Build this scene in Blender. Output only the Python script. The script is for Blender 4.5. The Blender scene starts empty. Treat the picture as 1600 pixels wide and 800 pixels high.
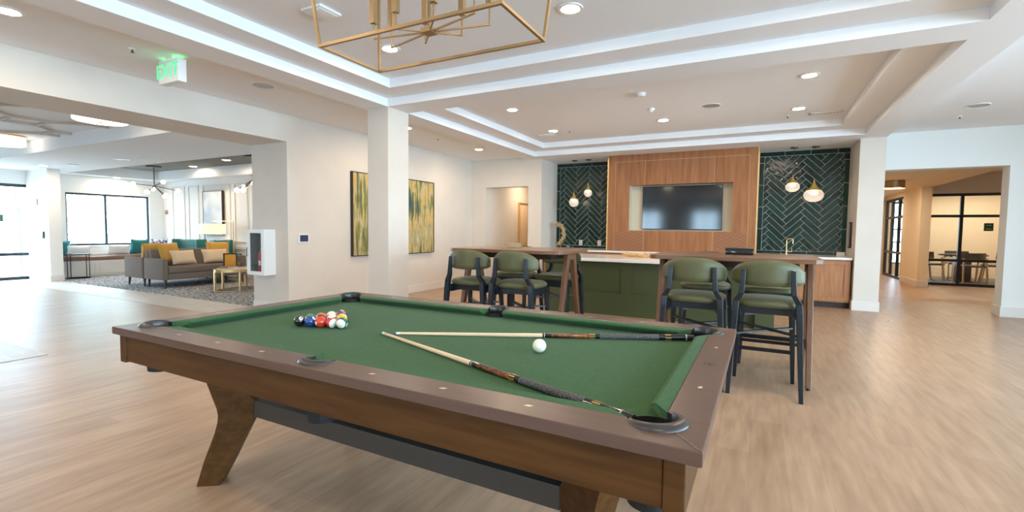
import bpy, bmesh, math, random
from mathutils import Vector, Matrix
random.seed(7)
PI = math.pi
S = bpy.context.scene
COL = S.collection

# ------------------------------------------------------------------ camera
cam_d = bpy.data.cameras.new('camera')
cam = bpy.data.objects.new('camera', cam_d); COL.objects.link(cam)
cam_d.sensor_width = 36.0
cam_d.lens = 739.368 / 1600 * 36.0
cam_d.clip_start = 0.05; cam_d.clip_end = 300
_y, _p, _r = math.radians(27.41823), math.radians(-3.162625), math.radians(0.639962)
_F = Vector((-math.sin(_y)*math.cos(_p), math.cos(_y)*math.cos(_p), math.sin(_p)))
_R = Vector((math.cos(_y), math.sin(_y), 0)); _U = _R.cross(_F)
_R2 = _R*math.cos(_r) + _U*math.sin(_r); _U2 = _U*math.cos(_r) - _R*math.sin(_r)
CAM_MATRIX = Matrix(((_R2.x, _U2.x, -_F.x, 0), (_R2.y, _U2.y, -_F.y, 0), (_R2.z, _U2.z, -_F.z, 1.27), (0, 0, 0, 1)))
cam.matrix_world = CAM_MATRIX
S.camera = cam

# ------------------------------------------------------------------ sky, exposure
SKY = 14.0
LAMP = 3.0
world = bpy.data.worlds.new('sky'); S.world = world; world.use_nodes = True
_bg = world.node_tree.nodes['Background']
_bg.inputs[0].default_value = (0.58, 0.80, 1.0, 1); _bg.inputs[1].default_value = SKY
S.view_settings.view_transform = 'Standard'; S.view_settings.look = 'None'
S.view_settings.gamma = 1.0; S.view_settings.use_curve_mapping = False
S.view_settings.exposure = 0.42
S.cycles.use_denoising = True
S.cycles.max_bounces = 10; S.cycles.diffuse_bounces = 6; S.cycles.glossy_bounces = 4
S.cycles.transmission_bounces = 8; S.cycles.transparent_max_bounces = 16
S.cycles.sample_clamp_indirect = 8.0
S.cycles.caustics_reflective = False; S.cycles.caustics_refractive = False

def portal(loc, rot, sx, sy):
    d = bpy.data.lights.new('daylight_portal', 'AREA'); d.shape = 'RECTANGLE'; d.size = sx; d.size_y = sy
    d.cycles.is_portal = True
    o = bpy.data.objects.new('daylight_portal', d); COL.objects.link(o); o.location = loc; o.rotation_euler = rot
portal((5.22, 1.4, 1.45), (0, PI/2, 0), 2.7, 12.0)            # right windows, facing -x
portal((-14.98, 6.15, 1.41), (0, -PI/2, 0), 1.3, 1.8)        # lounge window
portal((-14.98, 2.7, 1.1), (0, -PI/2, 0), 2.2, 4.0)          # entrance glazing

# ------------------------------------------------------------------ node materials
def mat(name, color=(.8,.8,.8), rough=.5, metal=0, spec=.5, emit=None, estr=0, coat=0, sheen=0):
    m = bpy.data.materials.new(name); m.use_nodes = True
    b = m.node_tree.nodes['Principled BSDF']
    b.inputs['Base Color'].default_value = (*color, 1); b.inputs['Roughness'].default_value = rough
    b.inputs['Metallic'].default_value = metal; b.inputs['Specular IOR Level'].default_value = spec
    if coat: b.inputs['Coat Weight'].default_value = coat; b.inputs['Coat Roughness'].default_value = .08
    if sheen: b.inputs['Sheen Weight'].default_value = sheen
    if emit: b.inputs['Emission Color'].default_value = (*emit, 1); b.inputs['Emission Strength'].default_value = estr
    return m
def N(m, t, **kw):
    n = m.node_tree.nodes.new(t)
    for k, v in kw.items(): setattr(n, k, v)
    return n
def L(m, a, b): m.node_tree.links.new(a, b)
def bsdf(m): return m.node_tree.nodes['Principled BSDF']
def noise_color(m, c1, c2, scale=(1,1,1), nscale=5, detail=4, bump=0, bscale=None, lo=.35, hi=.65, coord='Object'):
    tc = N(m, 'ShaderNodeTexCoord'); mp = N(m, 'ShaderNodeMapping'); mp.inputs['Scale'].default_value = scale
    L(m, tc.outputs[coord], mp.inputs[0])
    nz = N(m, 'ShaderNodeTexNoise'); nz.inputs['Scale'].default_value = nscale; nz.inputs['Detail'].default_value = detail
    L(m, mp.outputs[0], nz.inputs['Vector'])
    cr = N(m, 'ShaderNodeValToRGB'); cr.color_ramp.elements[0].position = lo; cr.color_ramp.elements[1].position = hi
    cr.color_ramp.elements[0].color = (*c1, 1); cr.color_ramp.elements[1].color = (*c2, 1)
    L(m, nz.outputs[0], cr.inputs[0]); L(m, cr.outputs[0], bsdf(m).inputs['Base Color'])
    if bump:
        bp = N(m, 'ShaderNodeBump'); bp.inputs['Strength'].default_value = bump; bp.inputs['Distance'].default_value = .01
        if bscale:
            n2 = N(m, 'ShaderNodeTexNoise'); n2.inputs['Scale'].default_value = bscale; L(m, tc.outputs[coord], n2.inputs['Vector'])
            L(m, n2.outputs[0], bp.inputs['Height'])
        else: L(m, nz.outputs[0], bp.inputs['Height'])
        L(m, bp.outputs[0], bsdf(m).inputs['Normal'])
    return cr
def wood(name, c1, c2, axis='X', rough=.4, nscale=3, **k):
    m = mat(name, c1, rough, **k); s = {'X': (1,12,12), 'Y': (12,1,12), 'Z': (12,12,1)}[axis]
    noise_color(m, c1, c2, s, nscale, 5, bump=.04)
    return m

M = {}
M['wall'] = mat('white_paint', (.80,.77,.72), .85, spec=.2); noise_color(M['wall'], (.665,.610,.540), (.695,.640,.570), nscale=2)
M['ceil'] = mat('ceiling_paint', (.85,.87,.895), .9, spec=.1)
M['trimw'] = mat('trim_paint', (.71,.67,.62), .45)
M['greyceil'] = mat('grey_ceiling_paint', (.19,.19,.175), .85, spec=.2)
M['daylitwall'] = mat('daylight_tinted_paint', (.78,.79,.77), .8, spec=.2)  # same wall paint, with the cool daylight tint put into its colour
M['lounge_wall'] = mat('lounge_wall_paint', (.82,.82,.80), .8, spec=.2)
# plank floor
def floor_mat():
    m = mat('oak_plank_floor', rough=.36); b = bsdf(m)
    tc = N(m, 'ShaderNodeTexCoord'); mp = N(m, 'ShaderNodeMapping'); mp.inputs['Rotation'].default_value = (0,0,PI/2)
    L(m, tc.outputs['Object'], mp.inputs[0])
    br = N(m, 'ShaderNodeTexBrick', offset=.37, offset_frequency=2)
    for i, v in (('Scale',1.0),('Mortar Size',.0015),('Mortar Smooth',.2),('Bias',0),('Brick Width',1.5),('Row Height',.18)): br.inputs[i].default_value = v
    br.inputs['Color1'].default_value = (.372,.243,.156,1); br.inputs['Color2'].default_value = (.428,.288,.190,1); br.inputs['Mortar'].default_value = (.34,.215,.135,1)
    L(m, mp.outputs[0], br.inputs['Vector'])
    mp2 = N(m, 'ShaderNodeMapping'); mp2.inputs['Scale'].default_value = (9,1.1,1); L(m, tc.outputs['Object'], mp2.inputs[0])
    nz = N(m, 'ShaderNodeTexNoise'); nz.inputs['Scale'].default_value = 2.2; nz.inputs['Detail'].default_value = 6; L(m, mp2.outputs[0], nz.inputs['Vector'])
    cr = N(m, 'ShaderNodeValToRGB'); cr.color_ramp.elements[0].position = .3; cr.color_ramp.elements[1].position = .7
    cr.color_ramp.elements[0].color = (.80,.78,.76,1); cr.color_ramp.elements[1].color = (1.12,1.12,1.12,1); L(m, nz.outputs[0], cr.inputs[0])
    mx = N(m, 'ShaderNodeMix', data_type='RGBA', blend_type='MULTIPLY'); mx.inputs[0].default_value = 1
    L(m, br.outputs[0], mx.inputs[6]); L(m, cr.outputs[0], mx.inputs[7]); L(m, mx.outputs[2], b.inputs['Base Color'])
    bp = N(m, 'ShaderNodeBump'); bp.inputs['Strength'].default_value = .12; bp.inputs['Distance'].default_value = .004
    L(m, nz.outputs[0], bp.inputs['Height']); L(m, bp.outputs[0], b.inputs['Normal'])
    return m
M['floor'] = floor_mat()
M['paletile'] = mat('pale_stone_tile', (.52,.47,.42), .42); noise_color(M['paletile'], (.49,.44,.39), (.56,.51,.46), (1,4,1), 3)
M['rug'] = mat('mottled_rug', rough=.95, spec=.1); noise_color(M['rug'], (.10,.10,.11), (.50,.49,.48), (1,2.5,1), 14, 5, lo=.40, hi=.60, bump=.4)
M['tablewood'] = wood('stained_table_wood', (.058,.022,.005), (.088,.037,.010), 'X', .45, spec=.22)
M['railwood'] = wood('stained_rail_wood', (.095,.052,.038), (.110,.062,.046), 'X', .30)
M['cloth'] = mat('green_billiard_cloth', (.042,.112,.048), .95, spec=.08, sheen=.06); noise_color(M['cloth'], (.042,.102,.040), (.048,.116,.046), nscale=60)
M['black'] = mat('black_rubber', (.012,.012,.013), .32)
M['casting'] = mat('grey_rubber_casting', (.040,.036,.034), .3)
M['pocketblack'] = mat('pocket_lining', (.006,.006,.006), .7)
M['steel'] = mat('grey_painted_steel', (.060,.052,.045), .45, metal=.3)
M['inlay'] = mat('pearl_inlay', (.62,.50,.34), .3)
M['emblem'] = mat('burnt_emblem', (.045,.028,.02), .5)
M['maple'] = mat('pale_maple', (.78,.58,.38), .3, coat=.4)
M['burl'] = mat('burl_wood', rough=.2, coat=.6); noise_color(M['burl'], (.05,.012,.005), (.30,.09,.025), (8,8,8), 6, 6)
M['wrap'] = mat('speckled_linen_wrap', rough=.8); noise_color(M['wrap'], (.015,.015,.015), (.20,.20,.20), nscale=420, detail=2, lo=.42, hi=.66)
M['gloss_black'] = mat('gloss_black', (.01,.009,.009), .12, coat=.5)
M['gold'] = mat('gold_inlay', (.75,.48,.12), .25, metal=.6)
M['tip'] = mat('leather_tip', (.12,.13,.16), .8)
M['white'] = mat('white_plastic', (.82,.82,.80), .4)
M['ivory'] = mat('ivory_ball', (.86,.80,.66), .12, coat=.6)
M['stoolgreen'] = mat('olive_upholstery', (.085,.093,.028), .48, sheen=.1); noise_color(M['stoolgreen'], (.072,.073,.024), (.090,.090,.031), nscale=9)
M['stoolleg'] = mat('blue_black_lacquer', (.009,.013,.018), .30)
M['bolt'] = mat('dark_bolt', (.05,.05,.055), .3, metal=.8)
M['walnut'] = wood('walnut_top', (.145,.066,.034), (.205,.098,.052), 'X', .32)
M['walnutleg'] = wood('walnut_leg', (.14,.062,.030), (.20,.092,.048), 'Z', .4)
M['blackmetal'] = mat('black_metal', (.014,.014,.015), .4, metal=.5)
M['island'] = mat('olive_cabinet_paint', (.054,.066,.021), .5)
M['quartz'] = mat('white_quartz', (.80,.77,.74), .12)
M['oak'] = wood('cabinet_oak', (.32,.135,.050), (.42,.19,.075), 'Z', .4)
M['panelwood'] = wood('media_panel_wood', (.26,.100,.038), (.35,.148,.058), 'Z', .42, nscale=1.6, spec=.35)
M['jointwood'] = mat('pale_joint_strip', (.58,.33,.16), .45)
M['brasstrim'] = mat('brass_edge', (.80,.52,.20), .3, metal=.7)
M['brass'] = mat('brushed_brass', (.70,.47,.22), .3, metal=.85)
M['brownmetal'] = mat('brown_bronze', (.12,.075,.05), .4, metal=.5)
M['bronze'] = mat('chandelier_bronze', (.36,.235,.115), .38, metal=.6)
M['screen'] = mat('dark_screen', (.006,.006,.007), .09, spec=.7)
M['niche'] = mat('niche_paint', (.62,.55,.42), .7)
M['grout'] = mat('pale_grout', (.56,.58,.53), .8)
M['frame'] = mat('dark_window_frame', (.020,.030,.042), .4)
M['artframe'] = mat('dark_walnut_frame', (.035,.016,.008), .45)
M['teal'] = mat('teal_velvet', (.004,.17,.17), .7, sheen=.4)
M['mustard'] = mat('mustard_velvet', (.58,.31,.05), .8, sheen=.2)
M['cream'] = mat('cream_linen', (.72,.55,.36), .85)
M['white_fabric'] = mat('white_fabric', (.78,.76,.73), .9)
M['sofa'] = mat('taupe_tweed', rough=.95, spec=.1); noise_color(M['sofa'], (.17,.135,.11), (.25,.205,.175), nscale=120, detail=2)
M['darkwood'] = mat('dark_leg_wood', (.04,.02,.012), .45)
M['bench_cushion'] = mat('brown_leatherette', (.22,.12,.08), .5)
M['boxwood'] = mat('light_box_wood', (.40,.27,.14), .5)
M['greyplate'] = mat('light_grey_metal', (.45,.45,.44), .4, metal=.3)
M['greyliner'] = mat('grey_cabinet_lining', (.16,.155,.15), .7)
M['red'] = mat('red_enamel', (.50,.02,.02), .3)
M['shade'] = mat('lit_lamp_shade', (.85,.75,.6), .8, emit=(1,.78,.52), estr=.55)
M['exitgreen'] = mat('lit_green_letters', (.02,.5,.1), .5, emit=(.06,1,.28), estr=1.1)
M['brownseat'] = mat('brown_leather', (.065,.042,.030), .5)
M['ashwood'] = mat('pale_ash', (.60,.43,.27), .5)
M['concrete'] = mat('outdoor_paving', (.55,.55,.53), .9)
M['leaf'] = mat('pale_foliage', (.52,.60,.50), .9)
M['fencegrey'] = mat('outdoor_grey_metal', (.30,.33,.36), .6)
M['greensign'] = mat('dark_green_sign', (.02,.10,.07), .5)
M['dried'] = mat('dried_straw', (.60,.42,.22), .9)
M['officewall'] = mat('office_wall_paint', (.78,.66,.50), .85, spec=.2)
M['carpet'] = mat('office_carpet', rough=.95); noise_color(M['carpet'], (.10,.09,.08), (.25,.23,.21), nscale=25)
def lamp_mat(name, col, s):
    return mat(name, (.9,.9,.9), .5, emit=col, estr=s)
M['downlight'] = lamp_mat('downlight_glow', (1,.80,.58), 95*LAMP)
M['globe'] = lamp_mat('globe_glow', (1,.88,.74), 3.0)
M['drum'] = lamp_mat('drum_glow', (1,.87,.70), 2.2)
def glass_mat(name, tint=(.96,.98,.98), refl=.07, rough=0.0):
    m = bpy.data.materials.new(name); m.use_nodes = True; nt = m.node_tree; nt.nodes.clear()
    o = nt.nodes.new('ShaderNodeOutputMaterial'); mx = nt.nodes.new('ShaderNodeMixShader'); t = nt.nodes.new('ShaderNodeBsdfTransparent'); g = nt.nodes.new('ShaderNodeBsdfGlossy')
    t.inputs[0].default_value = (*tint, 1); g.inputs['Roughness'].default_value = rough; mx.inputs[0].default_value = refl
    nt.links.new(t.outputs[0], mx.inputs[1]); nt.links.new(g.outputs[0], mx.inputs[2]); nt.links.new(mx.outputs[0], o.inputs[0])
    return m
M['glass'] = glass_mat('clear_glass')
def frosted_mat():
    m = bpy.data.materials.new('ribbed_globe_glass'); m.use_nodes = True; nt = m.node_tree; nt.nodes.clear(); n = nt.nodes.new
    o = n('ShaderNodeOutputMaterial'); t = n('ShaderNodeBsdfTransparent'); d = n('ShaderNodeBsdfTranslucent'); g = n('ShaderNodeBsdfGlossy'); a = n('ShaderNodeMixShader'); c = n('ShaderNodeMixShader')
    d.inputs[0].default_value = (.92,.88,.84,1); g.inputs['Roughness'].default_value = .12; a.inputs[0].default_value = .45; c.inputs[0].default_value = .10
    w = n('ShaderNodeTexWave'); w.inputs['Scale'].default_value = 26; w.bands_direction = 'Z'; tc = n('ShaderNodeTexCoord'); nt.links.new(tc.outputs['Object'], w.inputs['Vector'])
    bp = n('ShaderNodeBump'); bp.inputs['Strength'].default_value = .4; bp.inputs['Distance'].default_value = .01; nt.links.new(w.outputs[0], bp.inputs['Height']); nt.links.new(bp.outputs[0], g.inputs['Normal'])
    nt.links.new(t.outputs[0], a.inputs[1]); nt.links.new(d.outputs[0], a.inputs[2]); nt.links.new(a.outputs[0], c.inputs[1]); nt.links.new(g.outputs[0], c.inputs[2]); nt.links.new(c.outputs[0], o.inputs[0]); return m
M['globeglass'] = frosted_mat()
M['pendantbulb'] = lamp_mat('pendant_bulb_glow', (1,.86,.70), 14.0)
# glossy hand-made tile, each tile its own tone
def tile_mat():
    m = mat('green_glazed_tile', (.006,.032,.024), .07, spec=.5); b = bsdf(m)
    g = N(m, 'ShaderNodeNewGeometry'); cr = N(m, 'ShaderNodeValToRGB')
    cr.color_ramp.elements[0].color = (.003,.019,.014,1); cr.color_ramp.elements[1].color = (.006,.040,.030,1)
    L(m, g.outputs['Random Per Island'], cr.inputs[0]); L(m, cr.outputs[0], b.inputs['Base Color'])
    tc = N(m, 'ShaderNodeTexCoord'); nz = N(m, 'ShaderNodeTexNoise'); nz.inputs['Scale'].default_value = 14; nz.inputs['Detail'].default_value = 3
    L(m, tc.outputs['Object'], nz.inputs['Vector']); bp = N(m, 'ShaderNodeBump'); bp.inputs['Strength'].default_value = .35; bp.inputs['Distance'].default_value = .02
    L(m, nz.outputs[0], bp.inputs['Height']); L(m, bp.outputs[0], b.inputs['Normal'])
    return m
M['tile'] = tile_mat()
def painting_mat(name, stops, scale=(1,3,.5), ns=2.2, seed=0.0, blob=.45):
    m = mat(name, rough=.6); tc = N(m, 'ShaderNodeTexCoord')
    def noise(sc, n_, off, det, dist):
        mp = N(m, 'ShaderNodeMapping'); mp.inputs['Scale'].default_value = sc; mp.inputs['Location'].default_value = (off, off*1.7, off*.6); L(m, tc.outputs['Object'], mp.inputs[0])
        nz = N(m, 'ShaderNodeTexNoise'); nz.inputs['Scale'].default_value = n_; nz.inputs['Detail'].default_value = det; nz.inputs['Distortion'].default_value = dist; L(m, mp.outputs[0], nz.inputs['Vector']); return nz
    a = noise(scale, ns, seed, 7, .3); c = noise((1,2.2,1.0), 1.5, seed+5, 3, .2)
    mx = N(m, 'ShaderNodeMix', data_type='FLOAT'); mx.inputs[0].default_value = blob; L(m, a.outputs[0], mx.inputs[2]); L(m, c.outputs[0], mx.inputs[3])
    cr = N(m, 'ShaderNodeValToRGB'); e = cr.color_ramp.elements; e[0].position = stops[0][0]; e[0].color = (*stops[0][1],1); e[1].position = stops[-1][0]; e[1].color = (*stops[-1][1],1)
    for p, q_ in stops[1:-1]: q = e.new(p); q.color = (*q_,1)
    L(m, mx.outputs[0], cr.inputs[0]); L(m, cr.outputs[0], bsdf(m).inputs['Base Color']); return m
ART = [(.34,(.035,.07,.12)),(.39,(.07,.10,.09)),(.43,(.13,.14,.04)),(.47,(.24,.23,.06)),(.50,(.52,.45,.27)),(.53,(.60,.33,.04)),(.56,(.46,.40,.20)),(.60,(.30,.26,.10)),(.67,(.62,.57,.47))]
M['art1'] = painting_mat('streaked_canvas', ART, (1,9,.8), 1.8, 3.1)
M['art2'] = painting_mat('streaked_green_canvas', ART, (1,9,.8), 1.8, 8.4)
M['art3'] = painting_mat('grey_blue_canvas', [(.3,(.25,.35,.45)),(.45,(.50,.55,.60)),(.55,(.72,.74,.76)),(.7,(.80,.80,.80))], (1,1,1), 1.3, 2.0)
M['artyellow'] = painting_mat('orange_print', [(.3,(.05,.03,.02)),(.45,(.65,.28,.03)),(.7,(.8,.45,.08))], (1,1,1), 3, 1)

# ------------------------------------------------------------------ mesh builder
class MB:
    def __init__(s): s.bm = bmesh.new(); s.T = Matrix.Identity(4)
    def _v(s, p): return s.bm.verts.new(s.T @ Vector(p))
    def face(s, pts):
        try: return s.bm.faces.new([s._v(p) for p in pts])
        except ValueError: return None
    def hull8(s, a, b):      # a: 4 bottom points, b: 4 top points
        va = [s._v(p) for p in a]; vb = [s._v(p) for p in b]; f = s.bm.faces.new
        f(va[::-1]); f(vb)
        for i in range(4): j = (i+1) % 4; f((va[i], va[j], vb[j], vb[i]))
    def box(s, x0, x1, y0, y1, z0, z1):
        s.hull8([(x0,y0,z0),(x1,y0,z0),(x1,y1,z0),(x0,y1,z0)], [(x0,y0,z1),(x1,y0,z1),(x1,y1,z1),(x0,y1,z1)]); return s
    def rbox(s, x0, x1, y0, y1, z0, z1, r=.01, seg=2):
        b = bmesh.new(); bmesh.ops.create_cube(b, size=1)
        for v in b.verts: v.co = Vector(((x0+x1)/2 + v.co.x*(x1-x0), (y0+y1)/2 + v.co.y*(y1-y0), (z0+z1)/2 + v.co.z*(z1-z0)))
        bmesh.ops.bevel(b, geom=b.edges[:], offset=r, segments=seg, profile=.5, affect='EDGES')
        s.merge(b); return s
    def merge(s, b):
        mp = {v: s._v(v.co) for v in b.verts}
        for f in b.faces:
            try: s.bm.faces.new([mp[v] for v in f.verts])
            except ValueError: pass
        b.free()
    def prism(s, pts2, z0, z1, plane='xy'):
        def P(a, b, c): return {'xy': (a,b,c), 'xz': (a,c,b), 'yz': (c,a,b)}[plane]
        lo = [s._v(P(a,b,z0)) for a, b in pts2]; hi = [s._v(P(a,b,z1)) for a, b in pts2]
        s.bm.faces.new(lo[::-1]); s.bm.faces.new(hi); n = len(lo)
        for i in range(n): j = (i+1) % n; s.bm.faces.new((lo[i], lo[j], hi[j], hi[i]))
        return s
    def bar(s, p0, p1, w, h, up=(0,0,1), w1=None, h1=None):
        p0 = Vector(p0); p1 = Vector(p1); d = (p1-p0).normalized(); u = Vector(up)
        if abs(d.dot(u)) > .98: u = Vector((0,1,0))
        sx = d.cross(u).normalized(); uy = sx.cross(d); w1 = w1 or w; h1 = h1 or h
        q = lambda p, a, b: [p + sx*i*a/2 + uy*j*b/2 for i, j in ((-1,-1),(1,-1),(1,1),(-1,1))]
        s.hull8(q(p0,w,h), q(p1,w1,h1)); return s
    def cyl(s, p0, p1, r0, r1=None, n=20, cap=True):
        p0 = Vector(p0); p1 = Vector(p1); r1 = r0 if r1 is None else r1; d = (p1-p0).normalized()
        u = Vector((0,0,1)) if abs(d.z) < .9 else Vector((1,0,0)); a = d.cross(u).normalized(); b = d.cross(a)
        A = [s._v(p0 + (a*math.cos(2*PI*i/n)+b*math.sin(2*PI*i/n))*r0) for i in range(n)]
        B = [s._v(p1 + (a*math.cos(2*PI*i/n)+b*math.sin(2*PI*i/n))*r1) for i in range(n)]
        for i in range(n): j = (i+1) % n; s.bm.faces.new((A[i], A[j], B[j], B[i]))
        if cap: s.bm.faces.new(A[::-1]); s.bm.faces.new(B)
        return s
    def lathe(s, prof, n=32, c=(0,0,0), axis='z', close=False):
        rings = []
        for r, z in prof:
            ring = []
            for i in range(n):
                t = 2*PI*i/n
                p = (r*math.cos(t), r*math.sin(t), z) if axis == 'z' else (z, r*math.cos(t), r*math.sin(t))
                ring.append(s._v((p[0]+c[0], p[1]+c[1], p[2]+c[2])))
            rings.append(ring)
        for k in range(len(rings)-1):
            for i in range(n):
                j = (i+1) % n
                s.bm.faces.new((rings[k][i], rings[k][j], rings[k+1][j], rings[k+1][i]))
        if not close:
            if prof[0][0] > 1e-6: s.bm.faces.new(rings[0][::-1])
            if prof[-1][0] > 1e-6: s.bm.faces.new(rings[-1])
        return s
    def tube(s, pts, r, n=10):
        pts = [Vector(p) for p in pts]; rings = []
        for k, p in enumerate(pts):
            d = (pts[min(k+1,len(pts)-1)] - pts[max(k-1,0)]).normalized()
            u = Vector((0,0,1)) if abs(d.z) < .95 else Vector((1,0,0)); a = d.cross(u).normalized(); b = d.cross(a)
            rr = r[k] if isinstance(r, (list,tuple)) else r
            rings.append([s._v(p + (a*math.cos(2*PI*i/n)+b*math.sin(2*PI*i/n))*rr) for i in range(n)])
        for k in range(len(rings)-1):
            for i in range(n): j = (i+1) % n; s.bm.faces.new((rings[k][i], rings[k][j], rings[k+1][j], rings[k+1][i]))
        s.bm.faces.new(rings[0][::-1]); s.bm.faces.new(rings[-1]); return s
    def sphere(s, c, r, n=20, sc=(1,1,1)):
        b = bmesh.new(); bmesh.ops.create_uvsphere(b, u_segments=n*2, v_segments=n, radius=r)
        for v in b.verts: v.co = Vector((v.co.x*sc[0]+c[0], v.co.y*sc[1]+c[1], v.co.z*sc[2]+c[2]))
        s.merge(b); return s
    def pillow(s, w, h, t, T=None, n=10):      # stuffed cushion in the xz plane, pointed corners
        old = s.T
        if T is not None: s.T = s.T @ T
        for sgn in (1, -1):
            g = []
            for i in range(n+1):
                row = []
                for j in range(n+1):
                    a = -1+2*i/n; b = -1+2*j/n
                    px = a*w/2*(1-.08*(1-b*b)*0 - .07*(1-abs(a))*0) * (1-.06*(1-abs(b))*abs(a)**3); pz = b*h/2*(1-.06*(1-abs(a))*abs(b)**3)
                    th = t/2*((1-a**4)*(1-b**4))**.55
                    row.append(s._v((px, sgn*th, pz)))
                g.append(row)
            for i in range(n):
                for j in range(n):
                    q = (g[i][j], g[i+1][j], g[i+1][j+1], g[i][j+1]); s.bm.faces.new(q if sgn < 0 else q[::-1])
        bmesh.ops.remove_doubles(s.bm, verts=s.bm.verts[:], dist=1e-5)
        s.T = old; return s
    def build(s, name, m, parent=None, smooth=True, angle=35, bevel=0, doubles=False):
        if doubles: bmesh.ops.remove_doubles(s.bm, verts=s.bm.verts[:], dist=1e-5)
        bmesh.ops.recalc_face_normals(s.bm, faces=s.bm.faces[:])
        me = bpy.data.meshes.new(name); s.bm.to_mesh(me); s.bm.free()
        me.materials.append(m)
        if smooth:
            for p in me.polygons: p.use_smooth = True
            me.set_sharp_from_angle(angle=math.radians(angle))
        o = bpy.data.objects.new(name, me); COL.objects.link(o)
        if parent: o.parent = parent
        if bevel:
            b = o.modifiers.new('bevel', 'BEVEL'); b.width = bevel; b.segments = 2; b.limit_method = 'ANGLE'; b.angle_limit = math.radians(40)
        return o
def thing(name, label, cat, loc=(0,0,0), rz=0, group=None):
    o = bpy.data.objects.new(name, None); COL.objects.link(o); o.location = loc; o.rotation_euler = (0,0,rz); o.empty_display_size = .1
    return tag(o, label, cat, group)
def tag(o, label, cat, group=None):
    o['label'] = label; o['category'] = cat
    if group: o['group'] = group
    return o
def struct(name, mb, m, bevel=0, **k):
    o = mb.build(name, m, bevel=bevel, **k); o['kind'] = 'structure'; return o
def sbox(name, m, *b): return struct(name, MB().box(*b), m, smooth=False)
def dup(root, loc, rz, label, group=None):
    r = root.copy(); COL.objects.link(r); r.location = loc; r.rotation_euler = (0,0,rz); r['label'] = label
    if group: r['group'] = group
    for ch in list(root.children):
        c = ch.copy(); COL.objects.link(c); c.parent = r
        for g in ch.children:
            d = g.copy(); COL.objects.link(d); d.parent = c
    return r
def text_part(name, body, size, m, parent, loc, rot, depth=.0008):
    cu = bpy.data.curves.new(name, 'FONT'); cu.body = body; cu.size = size; cu.align_x = 'CENTER'; cu.align_y = 'CENTER'; cu.extrude = depth
    o = bpy.data.objects.new(name, cu); COL.objects.link(o); bpy.context.view_layer.update()
    me = bpy.data.meshes.new_from_object(o.evaluated_get(bpy.context.evaluated_depsgraph_get())); bpy.data.objects.remove(o)
    me.name = name; me.materials.clear(); me.materials.append(m)
    o = bpy.data.objects.new(name, me); COL.objects.link(o); o.parent = parent; o.location = loc; o.rotation_euler = rot; return o

# ================================================================== SETTING
H2 = 2.82            # underside of the beams
sbox('floor', M['floor'], -16, 9, -6, 21, -.1, 0)
sbox('floor_tile_back', M['paletile'], -15, -6.12, 4.08, 4.75, 0, .004)
sbox('floor_tile_front', M['paletile'], -15, -6.12, -4.9, 1.965, 0, .004)
# main ceiling
def ring(x0, x1, y0, y1, w, z0, z1):
    m = MB(); m.box(x0, x0+w, y0, y1, z0, z1); m.box(x1-w, x1, y0, y1, z0, z1); m.box(x0+w, x1-w, y0, y0+w, z0, z1); m.box(x0+w, x1-w, y1-w, y1, z0, z1); return m
XL, XR = -4.24, 1.425
sbox('ceiling_beam_left', M['ceil'], -4.60, XL, -1.3, 10.42, H2, 3.25)
sbox('ceiling_beam_right', M['ceil'], XR, 1.775, -1.3, 10.42, H2, 3.25)
sbox('ceiling_beam_middle', M['ceil'], XL, XR, 4.69, 5.08, H2, 3.25)
sbox('ceiling_beam_front', M['ceil'], XL, XR, -1.3, -.95, H2, 3.25)
sbox('ceiling_soffit_back', M['ceil'], XL, XR, 9.16, 10.42, H2, 3.25)
struct('ceiling_step_front', ring(XL, XR, -.95, 4.69, .345, 2.92, 3.2), M['ceil'], smooth=False)
struct('ceiling_step_back', ring(XL, XR, 5.08, 9.16, .345, 2.92, 3.2), M['ceil'], smooth=False)
sbox('ceiling_tray_front', M['ceil'], XL, XR, -.95, 4.69, 3.02, 3.25)
sbox('ceiling_tray_back', M['ceil'], XL, XR, 5.08, 9.16, 3.02, 3.25)
sbox('ceiling_strip_left', M['ceil'], -6.9, -4.60, -5.2, 10.0, 2.88, 3.25)
sbox('ceiling_strip_right', M['ceil'], 1.775, 5.4, -5.2, 10.2, 2.95, 3.25)
sbox('ceiling_strip_front', M['ceil'], -4.6, 1.775, -5.2, -1.3, 2.88, 3.25)
sbox('roof', M['ceil'], -15.3, 7.3, -5.3, 18.8, 3.26, 3.4)
# columns
def column(name, x0, x1, y0, y1, h=H2, bb=.006):
    m = MB().box(x0, x1, y0, y1, 0, h); struct(name, m, M['wall'], smooth=False)
column('wall_column_front', -4.585, XL, 4.695, 5.095)
struct('baseboard_column', MB().box(-4.60, XL+.015, 4.68, 5.11, 0, .15), M['trimw'], bevel=.004, smooth=False)
column('wall_column_back', -4.56, XL, 9.54, 10.5)
struct('baseboard_column_back', MB().box(-4.575, XL+.0, 9.525, 10.4, 0, .15), M['trimw'], bevel=.004, smooth=False)
column('wall_column_right', 1.43, 1.775, 9.54, 10.5)
struct('baseboard_column_right', MB().box(1.415, 1.79, 9.525, 10.3, 0, .16), M['trimw'], bevel=.004, smooth=False)
# left wall with the wide opening towards the entrance
WX = -6.05
sbox('wall_left', M['wall'], -6.85, WX, 4.60, 9.75, 0, 2.9)
sbox('wall_left_header', M['wall'], -6.85, WX, -3.2, 4.60, 2.5, 2.9)
sbox('wall_left_front', M['wall'], -6.85, WX, -5.0, -3.2, 0, 2.9)
struct('baseboard_left', MB().box(WX, WX+.016, 4.6, 9.55, 0, .15).box(-6.85, WX+.016, 4.584, 4.60, 0, .15), M['trimw'], bevel=.004, smooth=False)
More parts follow.
